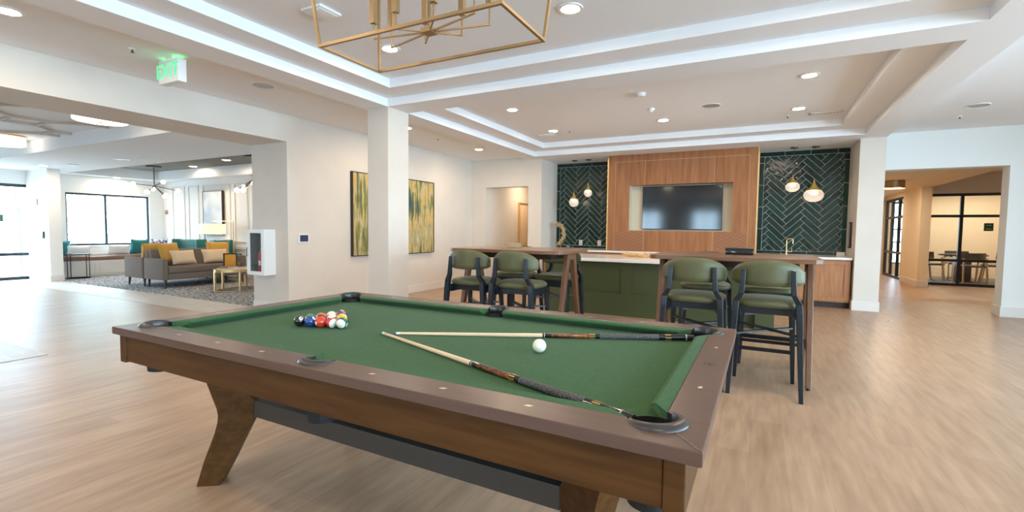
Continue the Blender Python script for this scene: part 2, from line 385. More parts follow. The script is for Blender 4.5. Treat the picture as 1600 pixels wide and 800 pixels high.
# far end of the strip: wall with passage opening
sbox('wall_passage_header', M['wall'], -5.66, -4.56, 9.55, 9.75, 2.24, 2.9)
sbox('wall_passage_side', M['wall'], WX-.1, -5.66, 9.55, 13.2, 0, 2.9)
sbox('wall_passage_end', M['wall'], -6.2, -3.9, 13.2, 13.4, 0, 2.9)
sbox('wall_passage_right', M['wall'], -4.56, -4.3, 10.5, 13.2, 0, 2.9)
sbox('ceiling_passage', M['ceil'], -5.66, -4.5, 9.75, 13.3, 2.6, 2.7)
struct('baseboard_passage', MB().box(-5.66, -5.645, 9.75, 13.2, 0, .15), M['trimw'], smooth=False)
# alcove back wall and its cheeks
sbox('wall_alcove_back', M['grout'], -4.4, 1.6, 10.43, 10.6, 0, 2.95)
# right wall with opening to the offices
WY = 10.02
sbox('wall_right_header', M['daylitwall'], 1.775, 3.40, WY, WY+.26, 2.345, 2.98)
sbox('wall_right_pier', M['daylitwall'], 3.40, 7.1, WY, WY+.26, 0, 2.98)
struct('baseboard_right_pier', MB().box(3.385, 7.0, WY-.015, WY+.275, 0, .16), M['trimw'], bevel=.004, smooth=False)
# outer walls and their windows (light comes in here)
def window_wall_x(name, x0, x1, y0, y1, wy0, wy1, wz0, wz1, m, h=3.25):
    b = MB(); b.box(x0, x1, y0, y1, 0, wz0) if wz0 > 0 else None
    b.box(x0, x1, y0, y1, wz1, h); b.box(x0, x1, y0, wy0, wz0, wz1); b.box(x0, x1, wy1, y1, wz0, wz1); struct(name, b, m, smooth=False)
window_wall_x('wall_right', 5.2, 5.4, -5.2, 10.02, -4.6, 7.4, .06, 2.85, M['wall'])
b = MB(); xs_ = [-7, -5.7, -4.4, -2.9, -1.7, 5.4]
for q in (0, 2, 4): b.box(xs_[q], xs_[q+1], -5.2, -5.0, 0, 3.25)
for q in (1, 3): b.box(xs_[q], xs_[q+1], -5.2, -5.0, 0, .8); b.box(xs_[q], xs_[q+1], -5.2, -5.0, 2.3, 3.25)
struct('wall_front', b, M['wall'], smooth=False)
def glazing(name, origin, axis, length, z0, z1, mull, thick=.05, depth=.07, rails=(), width=None):
    """window frame with mullions; axis 'x' or 'y' is the run"""
    r = bpy.data.objects.new(name, None); COL.objects.link(r); r.location = origin; r['kind'] = 'structure'
    f = MB(); g = MB()
    def bx(mb, a0, a1, b0, b1, c0, c1): mb.box(a0, a1, b0, b1, c0, c1) if axis == 'x' else mb.box(b0, b1, a0, a1, c0, c1)
    bx(f, 0, length, -depth/2, depth/2, z0, z0+thick); bx(f, 0, length, -depth/2, depth/2, z1-thick, z1)
    for q in [0] + list(mull) + [length-thick]: bx(f, q, q+thick, -depth/2+.001, depth/2-.001, z0+thick*.5, z1-thick*.5)
    for z in rails: bx(f, 0, length, -depth/2+.003, depth/2-.003, z, z+thick)
    bx(g, .01, length-.01, -.004, .004, z0+.01, z1-.01)
    fo = f.build('window_frame', M['frame'], r, smooth=False); go = g.build('window_pane', M['glass'], r, smooth=False)
    fo['kind'] = 'structure'; go['kind'] = 'structure'
    return r
glazing('window_3', (5.3, -4.6, 0), 'y', 12.0, .06, 2.85, [2.4, 4.8, 7.2, 9.6])

glazing('window_4', (-5.7, -5.1, 0), 'x', 1.3, .8, 2.3, [.62])
glazing('window_8', (-2.9, -5.1, 0), 'x', 1.2, .8, 2.3, [.57])
# ---------------------------------------------------------------- lounge and entrance shell (x < -6.85)
LX = -15.0
b = MB(); b.box(LX-.25, LX, 4.77, 7.6, 0, .76); b.box(LX-.25, LX, 4.77, 7.6, 2.07, 3.25); b.box(LX-.25, LX, 4.77, 5.26, .76, 2.07); b.box(LX-.25, LX, 7.06, 7.6, .76, 2.07)
struct('wall_lounge_window', b, M['lounge_wall'], smooth=False)
glazing('window_1', (LX-.10, 5.26, 0), 'y', 1.80, .76, 2.07, [.80], thick=.045)
b = MB(); b.box(LX-.25, LX, -5.2, 4.77, 2.19, 3.25); b.box(LX-.25, LX, 4.70, 4.77, 0, 2.19); b.box(LX-.25, LX, -5.2, .7, 0, 2.19)
struct('wall_entrance', b, M['lounge_wall'], smooth=False)
glazing('window_2', (LX-.10, .70, 0), 'y', 3.99, 0, 2.19, [.8, 2.3], thick=.07, rails=(.55,))
sbox('wall_wing', M['lounge_wall'], LX, -13.88, 4.57, 4.79, 0, 2.5)
struct('baseboard_wing', MB().box(LX, -13.865, 4.555, 4.80, 0, .14), M['trimw'], bevel=.004, smooth=False)
sbox('wall_lounge_panelled', M['lounge_wall'], LX-.2, -6.85, 7.42, 7.6, 0, 3.25)
sbox('wall_entrance_front', M['lounge_wall'], LX-.2, -6.85, -5.2, -5.0, 0, 3.25)
b = MB(); b.box(LX, -6.85, 3.5, 5.14, 2.5, 2.90); b.box(LX, -14.50, 5.14, 7.42, 2.5, 2.90); b.box(-14.50, -6.85, 7.02, 7.42, 2.5, 2.90); b.box(-7.3, -6.85, 5.14, 7.02, 2.5, 2.90)
b.box(LX, -13.3, -5, 3.5, 2.5, 2.90); b.box(LX, -6.85, -5, .8, 2.5, 2.90)
struct('ceiling_lounge', b, M['ceil'], smooth=False)
sbox('ceiling_entrance', M['ceil'], LX, -6.85, -5, 3.55, 2.72, 2.9)
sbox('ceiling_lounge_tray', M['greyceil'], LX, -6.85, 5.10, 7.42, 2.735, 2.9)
# octagon moulding under the entrance ceiling
def octagon_trim():
    b = MB(); z = 2.704; w, h = .036, .034; ax, ay, cx_, cy_ = .565, .505, .205, .19; px, py = 1.58, 1.46
    for i in range(4):
        for j in range(2):
            x, y = -8.30-px*i, 2.78-py*j
            P = [(x+ax,y-cy_),(x+ax,y+cy_),(x+cx_,y+ay),(x-cx_,y+ay),(x-ax,y+cy_),(x-ax,y-cy_),(x-cx_,y-ay),(x+cx_,y-ay)]
            for k in range(8): b.bar((*P[k],z), (*P[(k+1)%8],z), w, h)
            xe = x-px+ax if i < 3 else -13.3
            for sy in (-1, 1):
                b.bar((x-ax,y+sy*cy_,z), (xe,y+sy*cy_,z), w, h)
                if i == 0: b.bar((x+ax,y+sy*cy_,z), (-6.9,y+sy*cy_,z), w, h)
            for sx in (-1, 1):
                b.bar((x+sx*cx_,y-ay,z), (x+sx*cx_,(y-py+ay if j == 0 else .8),z), w, h)
                if j == 0: b.bar((x+sx*cx_,y+ay,z), (x+sx*cx_,3.5,z), w, h)
    return b
M['shadedtrim'] = mat('shaded_trim_paint', (.56,.51,.46), .7)  # ceiling paint darkened: the shade on the mouldings is put into the colour
struct('trim_1', octagon_trim(), M['shadedtrim'], smooth=False)
# raised wall mouldings of the panelled wall
def moulding(x0, x1, z0, z1):
    b = MB(); y0, y1 = 7.40, 7.42; t = .035
    b.box(x0, x1, y0, y1, z0, z0+t); b.box(x0, x1, y0, y1, z1-t, z1); b.box(x0, x0+t, y0, y1, z0+t, z1-t); b.box(x1-t, x1, y0, y1, z0+t, z1-t); return b
for i, (x0, x1) in enumerate(((-14.55,-13.95),(-13.78,-13.30),(-13.10,-11.92),(-11.76,-11.22),(-11.05,-9.4))):
    struct('trim_%d' % (i+2), moulding(x0, x1, .88, 2.36), M['trimw'], smooth=False)
struct('trim_7', MB().box(LX, -6.85, 7.385, 7.42, .70, .76).box(LX, -6.85, 7.40, 7.42, 0, .16), M['trimw'], smooth=False)

# ---------------------------------------------------------------- office wing on the right
sbox('wall_corridor_left', M['officewall'], 1.6, 1.9, 10.5, 18.7, 0, 3.0)
sbox('wall_office_pier', M['officewall'], 3.46, 3.66, 14.70, 16.3, 0, 3.0)
struct('baseboard_office_pier', MB().box(3.445, 3.675, 14.685, 16.2, 0, .15), M['trimw'], bevel=.004, smooth=False)
sbox('wall_office_header', M['officewall'], 3.46, 3.66, 16.3, 18.6, 2.30, 3.0)
sbox('wall_corridor_end', M['officewall'], 1.6, 3.66, 18.6, 18.75, 0, 3.26)
glazing('window_5', (3.56, 16.3, 0), 'y', 2.3, 0, 2.30, [.75, 1.5], thick=.07, rails=(.70, 1.72))
glazing('window_6', (3.66, 15.50, 0), 'x', 1.92, 0, 2.29, [.74, 1.72], thick=.065, rails=(.60, 1.70))
sbox('wall_office_over_glass', M['wall'], 3.66, 7.2, 15.44, 15.56, 2.29, 3.0)
sbox('wall_office_front_side', M['officewall'], 5.58, 7.2, 15.44, 15.56, 0, 2.29)
sbox('ceiling_corridor', M['officewall'], 1.775, 3.70, 10.28, 18.7, 2.42, 2.55)
sbox('ceiling_corridor_side', M['ceil'], 3.70, 7.2, 10.28, 15.5, 2.80, 2.95)
sbox('ceiling_office', M['ceil'], 3.6, 7.3, 15.5, 18.7, 2.62, 2.75)
b = MB(); b.box(4.30, 7.3, 18.6, 18.75, 0, 3.26); b.box(3.66, 4.30, 18.6, 18.75, 0, .35); b.box(3.66, 4.30, 18.6, 18.75, 2.25, 3.26)
struct('wall_office_back', b, M['officewall'], smooth=False)
glazing('window_7', (3.66, 18.68, 0), 'x', .64, .35, 2.25, [.3], thick=.04, rails=(1.0, 1.4))
sbox('wall_office_right', M['officewall'], 7.1, 7.3, 10.2, 18.7, 0, 3.26)
sbox('floor_office_carpet', M['carpet'], 3.66, 7.1, 15.6, 18.6, 0, .006)

# outside
sbox('ground_outside', M['concrete'], -60, -15.3, -40, 40, -.2, -.1)

# ================================================================== POOL TABLE
TX, TY, TR = -1.358, 1.794, math.radians(-0.444)
TC, TSN = math.cos(TR), math.sin(TR)
def tw(x, y): return (TX + x*TC - y*TSN, TY + x*TSN + y*TC)      # table -> world
pt = thing('pool_table', 'brown wooden pool table with green cloth and six black pockets', 'pool table', (TX,TY,0), TR)
HX, HY, IX, IY, NX, NY, ZT, ZB = 1.2765, .731, 1.170, .611, 1.1175, .559, .803, .763
CX, CY, CR, SR, SY = 1.145, .588, .064, .056, .628
def arc(cx, cy, r, a0, a1, n=12): return [(cx+r*math.cos(math.radians(a0+(a1-a0)*i/n)), cy+r*math.sin(math.radians(a0+(a1-a0)*i/n))) for i in range(n+1)]
ay = math.degrees(math.asin((IY-CY)/CR)); ax = math.degrees(math.acos((IX-CX)/CR)); sa = math.degrees(math.asin((SY-IY)/SR))
# slate bed with cut-outs
bed = []
for q in (0, 1, 2, 3):
    sx, sy = ((1,-1),(1,1),(-1,1),(-1,-1))[q]
    # corner cut-out arc on the inner side
    A = [(sx*x, sy*y) for x, y in arc(CX, CY, CR, 180-ay, 360-ax, 12)]     # from y-edge round the inside to x-edge (first quadrant form)
    if q in (0, 2): bed += A
    else: bed += A[::-1]
    if q == 1: bed += arc(0, SY, SR, 360-sa, 180+sa, 10)
    if q == 3: bed += arc(0, -SY, SR, 180-sa, sa, 10)
MB().prism(bed, ZB-.03, ZB).build('bed', M['cloth'], pt, smooth=False)
# rail boards, mitred, cut round the pockets
def corner_arc(sx, sy, half):   # outer arc halves, first quadrant: y-edge start (180-ay) clockwise to 45, then 45 to -(ax)
    a = arc(CX, CY, CR, 180-ay, 45, 8) if half == 'long' else arc(CX, CY, CR, 45, -ax, 8)
    return [(sx*x, sy*y) for x, y in a]
def sight(mb, x, y, along):
    a, c = (.016, .0075)
    p = [(x-a,y),(x,y-c),(x+a,y),(x,y+c)] if along == 'x' else [(x-c,y),(x,y-a),(x+c,y),(x,y+a)]
    sk = .006
    a, c = .012, .0055; p = [(x-a,y-c),(x+a-.007,y-c),(x+a,y+c),(x-a+.007,y+c)] if along == 'x' else [(x-c,y-a),(x+c,y-a+.007),(x+c,y+a),(x-c,y+a-.007)]
    mb.prism(p, ZT-.001, ZT+.0006)
for sy in (-1, 1):
    pts = [(-HX, sy*HY), (HX, sy*HY)] + corner_arc(1, sy, 'long')[::-1]
    sp = arc(0, SY, SR, sa*1-0, 180-sa, 10); sp = [(x, sy*y) for x, y in arc(0, SY, SR, -sa, 180+sa, 10)]
    pts += sp + corner_arc(-1, sy, 'long')
    rl = MB().prism(pts, ZT-.034, ZT).build('rail', M['railwood'], pt, smooth=False, bevel=.003)
    for k in (-3,-2,-1,1,2,3):
        sg = MB(); sight(sg, k*.279, sy*.668, 'x'); sg.build('sight_inlay', M['inlay'], rl, smooth=False)
for sx in (-1, 1):
    pts = [(sx*HX, -HY), (sx*HX, HY)] + corner_arc(sx, 1, 'short') + corner_arc(sx, -1, 'short')[::-1]
    rl = MB().prism(pts, ZT-.034, ZT).build('rail', M['railwood'], pt, smooth=False, bevel=.003)
    for k in (-1, 1):
        sg = MB(); sight(sg, sx*1.222, k*.279, 'y'); sg.build('sight_inlay', M['inlay'], rl, smooth=False)
    if sx == 1:
        e = MB()
        o_, i_ = arc(1.222, .005, .021, 0, 360, 28)[:-1], arc(1.222, .005, .0175, 0, 360, 28)[:-1]
        for k in range(28):
            j = (k+1) % 28; e.face([(*o_[k],ZT+.0005), (*o_[j],ZT+.0005), (*i_[j],ZT+.0005), (*i_[k],ZT+.0005)])
        for a0, b0, a1, b1, w in ((1.228,-.004,1.214,.0035,.004),(1.2145,.0035,1.229,.003,.003),(1.228,.010,1.217,.010,.003)):
            e.bar((a0,b0,ZT+.0004), (a1,b1,ZT+.0004), w, .0004)
        e.build('emblem', M['emblem'], rl, smooth=False)
# cushions
def cushion(p_n0, p_n1, p_w0, p_w1, inward):
    """nose ends, wood ends (xy), inward unit vector"""
    ix, iy = inward; b = MB()
    def sec(n, w): return [(w[0],w[1],ZT-.001), (n[0]-ix*.012, n[1]-iy*.012, ZT-.001), (n[0],n[1],ZT-.006), (n[0],n[1],ZT-.012), (n[0]-ix*.030, n[1]-iy*.030, ZB), (w[0],w[1],ZB)]
    A = [b._v(p) for p in sec(p_n0, p_w0)]; B = [b._v(p) for p in sec(p_n1, p_w1)]
    b.bm.faces.new(A); b.bm.faces.new(B[::-1])
    for i in range(6): j = (i+1) % 6; b.bm.faces.new((A[i], B[i], B[j], A[j]))
    b.build('cushion', M['cloth'], pt, smooth=False)
for sy in (-1, 1):
    for sx in (-1, 1):
        cushion((sx*.072, sy*NY), (sx*1.032, sy*NY), (sx*.053, sy*IY), (sx*1.085, sy*IY), (0, -sy))
for sx in (-1, 1):
    cushion((sx*NX, -.474), (sx*NX, .474), (sx*IX, -.531), (sx*IX, .531), (-sx, 0))
# aprons
for sy in (-1, 1): MB().box(-1.193, 1.193, sy*.695-.016, sy*.695+.016, .646, ZT-.034).build('apron', M['tablewood'], pt, smooth=False, bevel=.002)
for sx in (-1, 1): MB().box(sx*1.218-.024, sx*1.218+.024, -.716, .716, .640, ZT-.034).build('apron', M['tablewood'], pt, smooth=False, bevel=.003)
MB().box(-1.19, 1.19, -.675, .675, .675, .733).build('slate_support', M['pocketblack'], pt, smooth=False)
# pockets: lining cup with a rubber horseshoe casting on the rail
def pocket(cx, cy, r, ang, span):
    b = MB(); n = 24; prof = [(r-.002, ZT-.02), (r-.003, .70), (r-.012, .60), (r-.03, .585), (.0, .583)]
    prof2 = [(r-.002, ZT-.02), (r+.004, ZT-.022), (r+.004, .69), (r-.004, .588), (.0, .575)]
    b.lathe(prof, n, (cx,cy,0), close=True); b.lathe(prof2[1:], n, (cx,cy,0), close=True)
    aw = [math.radians(ang + (-1+2*k/16)*(112 if cx else 106)) for k in range(17)]; lo = [b._v((cx+(r-.0015)*math.cos(a), cy+(r-.0015)*math.sin(a), ZB-.03)) for a in aw]; hi = [b._v((cx+(r-.0015)*math.cos(a), cy+(r-.0015)*math.sin(a), ZT)) for a in aw]
    for k in range(16): b.bm.faces.new((lo[k], lo[k+1], hi[k+1], hi[k]))
    p = b.build('pocket', M['pocketblack'], pt)
    c = MB(); m = 22; rings = []
    for k in range(m+1):
        t = -1+2*k/m; a = math.radians(ang + t*span); tap = max(.12, (1-abs(t)**3.2)); w = .006+.024*tap; h = .004+.010*tap
        ri = r-.004; q = []
        for (u, v) in ((0,-.022),(0,.55),(.18,1),(.55,.9),(.85,.45),(1.0,.12),(1.0,0)):
            rr = ri + u*w; zz = ZT + (v*h if v >= 0 else v)
            q.append(c._v((cx+rr*math.cos(a), cy+rr*math.sin(a), zz)))
        rings.append(q)
    for k in range(m):
        for i in range(6): c.bm.faces.new((rings[k][i], rings[k+1][i], rings[k+1][i+1], rings[k][i+1]))
    c.bm.faces.new(rings[0]); c.bm.faces.new(rings[-1][::-1])
    c.build('casting', M['casting'], p, angle=60)
for sx in (-1, 1):
    for sy in (-1, 1): pocket(sx*CX, sy*CY, CR, math.degrees(math.atan2(sy, sx)), 96)
for sy in (-1, 1): pocket(0, sy*SY, SR, sy*90, 84)
# chevron legs set on the diagonal
outer = [(.012,.66),(.053,.528),(.085,.429),(.100,.385),(.105,.352),(.102,.315),(.087,.258),(.038,.127),(0,0)]
inner = [(.104,0),(.165,.122),(.226,.25),(.268,.335),(.2685,.421),(.244,.457),(.155,.60),(.12,.66)]
prof = outer + inner
for sx in (-1, 1):
    for sy in (-1, 1):
        def P(s_, z, t): return (sx*(1.027 - s_*.809 + t*.588*.085), sy*(.515 - s_*.588 - t*.809*.085), z)
        b = MB(); A = [b._v(P(s_, z, 0)) for s_, z in prof]; B = [b._v(P(s_, z, 1)) for s_, z in prof]; n = len(prof)
        b.bm.faces.new(A); b.bm.faces.new(B[::-1])
        for i in range(n): j = (i+1) % n; b.bm.faces.new((A[i], B[i], B[j], A[j]))
        lg = b.build('leg', M['tablewood'], pt, angle=28)
        MB().cyl(P(.052,.0,.5), P(.052,.006,.5), .022).build('foot_pad', M['black'], lg)
for sy in (-1, 1): MB().box(-.806, .806, sy*.335-.022, sy*.335+.022, .338, .421).build('stretcher', M['steel'], pt, smooth=False, bevel=.002)
for sx in (-1, 1):
    MB().box(sx*.79-.022, sx*.79+.022, -.311, .311, .345, .415).build('cross_beam', M['steel'], pt, smooth=False, bevel=.002)

# ---------------------------------------------------------------- balls
def ball_mat(name, col, stripe):
    m = mat('ball_' + name, col, .08, coat=.8); b = bsdf(m)
    if stripe:
        tc = N(m, 'ShaderNodeTexCoord'); sp = N(m, 'ShaderNodeSeparateXYZ'); L(m, tc.outputs['Object'], sp.inputs[0])
        ab = N(m, 'ShaderNodeMath', operation='ABSOLUTE'); L(m, sp.outputs[2], ab.inputs[0])
        gt = N(m, 'ShaderNodeMath', operation='GREATER_THAN'); gt.inputs[1].default_value = .0155; L(m, ab.outputs[0], gt.inputs[0])
        mx = N(m, 'ShaderNodeMix', data_type='RGBA'); mx.inputs[6].default_value = (*col,1); mx.inputs[7].default_value = (.84,.79,.66,1)
        L(m, gt.outputs[0], mx.inputs[0]); L(m, mx.outputs[2], b.inputs['Base Color'])
    return m
BR = .0286
def ball(x, y, num, col, stripe, rot, label):
    bm_ = MB().sphere((0,0,0), BR, 16); o = bm_.build('pool_ball', ball_mat(str(num), col, stripe)); tag(o, label, 'pool ball', 'racked pool balls')
    o.location = (*tw(x, y), ZB+BR+.0005); o.rotation_euler = rot
    for sgn in (1, -1):
        c = MB(); rr = BR+.0002; ring0 = [c._v((rr*math.sin(.36)*math.cos(2*PI*i/18), rr*math.sin(.36)*math.sin(2*PI*i/18), rr*math.cos(.36))) for i in range(18)]
        ring1 = [c._v((rr*math.sin(.18)*math.cos(2*PI*i/18), rr*math.sin(.18)*math.sin(2*PI*i/18), rr*math.cos(.18))) for i in range(18)]
        top = c._v((0,0,rr))
        for i in range(18): j = (i+1) % 18; c.bm.faces.new((ring0[i], ring0[j], ring1[j], ring1[i])); c.bm.faces.new((ring1[i], ring1[j], top))
        sp = c.build('number_spot', M['ivory'], o); R_ = (0, 0 if sgn > 0 else PI, 0) if not stripe else (0, sgn*PI/2, 0); sp.rotation_euler = R_
        text_part('number', str(num), .013, M['gloss_black'], sp, (0,0,BR+.0003), (0,0,0), .0002)
    return o
def l2(wx, wy): dx, dy = wx-TX, wy-TY; return (dx*TC + dy*TSN, -dx*TSN + dy*TC)
e1 = Vector((.952,.306)).normalized(); e2 = Vector((-.306,.952)).normalized(); R0 = Vector((-2.066,1.632)); D = .0582
rack = [[(8,(.012,.012,.012),0,'solid black pool ball with a white number spot, leftmost of the front row'),(2,(.012,.05,.22),0,'solid dark blue pool ball in the front row beside the black ball'),(3,(.62,.045,.015),0,'solid orange red pool ball in the middle of the front row'),(11,(.55,.015,.025),1,'red striped pool ball in the front row showing its white side'),(14,(.01,.13,.075),1,'green striped pool ball with its white end forward, rightmost of the front row')],
 [(6,(.015,.20,.16),0,'solid teal green pool ball half hidden behind the blue ball'),(7,(.20,.015,.02),0,'solid maroon pool ball half hidden behind the orange red ball'),(12,(.10,.03,.20),1,'purple striped pool ball with white top, behind the red striped ball'),(9,(.80,.40,.02),1,'yellow striped pool ball behind the green striped ball')],
 [(5,(.75,.16,.02),0,'orange pool ball in the third row of the rack'),(10,(.02,.06,.30),1,'blue striped pool ball in the third row of the rack'),(1,(.82,.46,.03),0,'solid yellow pool ball at the right of the third row')],
 [(13,(.75,.25,.03),1,'orange striped pool ball next to the far tip of the rack'),(4,(.09,.025,.20),0,'solid purple pool ball just behind the yellow balls')],
 [(15,(.20,.015,.02),1,'maroon striped pool ball at the far tip of the rack')]]
aims = {8:(.70,-.30,.60), 2:(.75,.25,.60), 3:(-.15,-.98,-.10), 11:(1.0,-.12,-.15), 14:(.40,-1.0,-.12), 12:(-.1,.15,.98), 9:(.62,-.55,-.56), 4:(.2,.3,.9), 6:(.3,.2,-.9), 7:(.5,.6,-.6)}
def aim(v): return Vector((0,0,1)).rotation_difference(Vector(v)).to_euler()
rots = {k: aim(v) for k, v in aims.items()}
for i, row in enumerate(rack):
    for j, (num, col, st, lab) in enumerate(row):
        p = R0 + e1*D*(j + i*.5) + e2*D*.866*i
        ball(*l2(p.x, p.y), num, col, st, rots.get(num, (random.random()*3, random.random()*3, 0)), lab)
cb = MB().sphere((0,0,0), BR, 18).build('cue_ball', M['ivory']); tag(cb, 'plain ivory white cue ball between the two crossed cues', 'pool ball')
cb.location = (-.787, 1.773, ZB+BR+.0005)

# ---------------------------------------------------------------- cues
def cue(label, tipxy, buttxy, length):
    t = Vector((*tipxy, ZB+.0072)); bu = Vector((*buttxy, 0)); d2 = (Vector((bu.x,bu.y))-Vector((t.x,t.y))).normalized()
    pitch = math.asin((.0146-.0067)/length)
    r = thing('pool_cue', label, 'pool cue', t); r.rotation_euler = (0, -pitch, math.atan2(d2.y, d2.x))
    def seg(name, x0, x1, r0, r1, m, par=r, n=18): return MB().lathe([(r0,x0*length),(r1,x1*length)], n, axis='x').build(name, m, par)
    seg('tip', -.004, .004, .0055, .0062, M['tip']); seg('ferrule', .004, .018, .0063, .0064, M['white'])
    seg('shaft', .018, .500, .0064, .0103, M['maple']); seg('joint_collar', .500, .530, .0105, .0107, M['gloss_black'])
    jr = seg('collar_ring', .505, .508, .0109, .0109, M['greyplate'])
    seg('forearm', .530, .655, .0107, .0119, M['burl']); fr = seg('ring_band', .655, .690, .0120, .0122, M['gloss_black'])
    for k in range(8):
        a = k*PI/4; w = MB().bar((.655*length, .0120*math.cos(a), .0120*math.sin(a)), (.675*length, .0121*math.cos(a), .0121*math.sin(a)), .004, .0012, up=(0, math.cos(a), math.sin(a)))
        w.build('gold_inlay', M['gold'], fr, smooth=False)
    for k in range(4):
        a = k*PI/2+.4; w = MB().bar((.535*length, .0105*math.cos(a), .0105*math.sin(a)), (.61*length, .0115*math.cos(a), .0115*math.sin(a)), .006, .0012, up=(0, math.cos(a), math.sin(a)), w1=.0008)
        w.build('inlaid_point', M['gloss_black'], fr, smooth=False)
    seg('wrap', .690, .885, .0124, .0138, M['wrap']); sl = seg('butt_sleeve', .885, .975, .0138, .0144, M['gloss_black'])
    for k in range(6):
        a = k*PI/3; MB().bar((.905*length, .0139*math.cos(a), .0139*math.sin(a)), (.925*length, .0140*math.cos(a), .0140*math.sin(a)), .005, .0012, up=(0, math.cos(a), math.sin(a))).build('gold_inlay', M['gold'], sl, smooth=False)
    seg('butt_ring', .972, .976, .0146, .0146, M['greyplate']); seg('bumper', .976, 1.0, .0144, .0120, M['black'])
    return r
cue('pool cue lying slantwise with its tip towards the racked balls, nearer of the two', (-1.579,1.706), (-.262,1.224), 1.392)
cue('pool cue lying behind the white cue ball, farther of the two', (-1.522,1.731), (-.252,2.326), 1.405)

# ================================================================== BAR TABLES
def bar_table(label, cx, cy, Lx=1.34, Ly=.90):
    t = thing('bar_table', label, 'bar table', (cx,cy,0), 0)
    c = .06; hx, hy = Lx/2, Ly/2
    p = [(-hx+c,-hy),(hx-c,-hy),(hx-c*.3,-hy+c*.3),(hx,-hy+c),(hx,hy-c),(hx-c*.3,hy-c*.3),(hx-c,hy),(-hx+c,hy),(-hx+c*.3,hy-c*.3),(-hx,hy-c),(-hx,-hy+c),(-hx+c*.3,-hy+c*.3)]
    MB().prism(p, 1.026, 1.062).build('table_top', M['walnut'], t, smooth=False, bevel=.003)
    MB().box(-hx+.16, hx-.16, -.30, .30, .965, 1.026).build('underframe', M['artframe'], t, smooth=False)
    for sx in (-1, 1):
        x = sx*(hx-.066)
        MB().rbox(x-.028, x+.028, -.115, .115, .955, 1.026, .012).build('leg_bracket', M['walnutleg'], t)
        for sy in (-1, 1):
            lg = MB().bar((x, sy*.080, 1.0), (x, sy*.350, .012), .05, .085, up=(0,1,0), w1=.042, h1=.05).build('leg', M['walnutleg'], t, smooth=False, bevel=.006)
            MB().cyl((x, sy*.351, 0), (x, sy*.351, .016), .016).build('foot_pad', M['black'], lg)
        MB().box(x-.012, x+.012, -.27, .27, .275, .300).build('cross_bar', M['blackmetal'], t, smooth=False)
    for sy in (-1, 1): MB().box(-hx+.11, hx-.11, sy*.115-.014, sy*.115+.014, .300, .325).build('foot_rail', M['blackmetal'], t, smooth=False)
    return t
BRX, BLX, BTY = -.20, -2.39, 4.80
bar_table('walnut bar table right of the gap, with a black box on its top', BRX, BTY)
bar_table('walnut bar table left of the gap, with a small pale wooden box on its top', BLX, BTY)

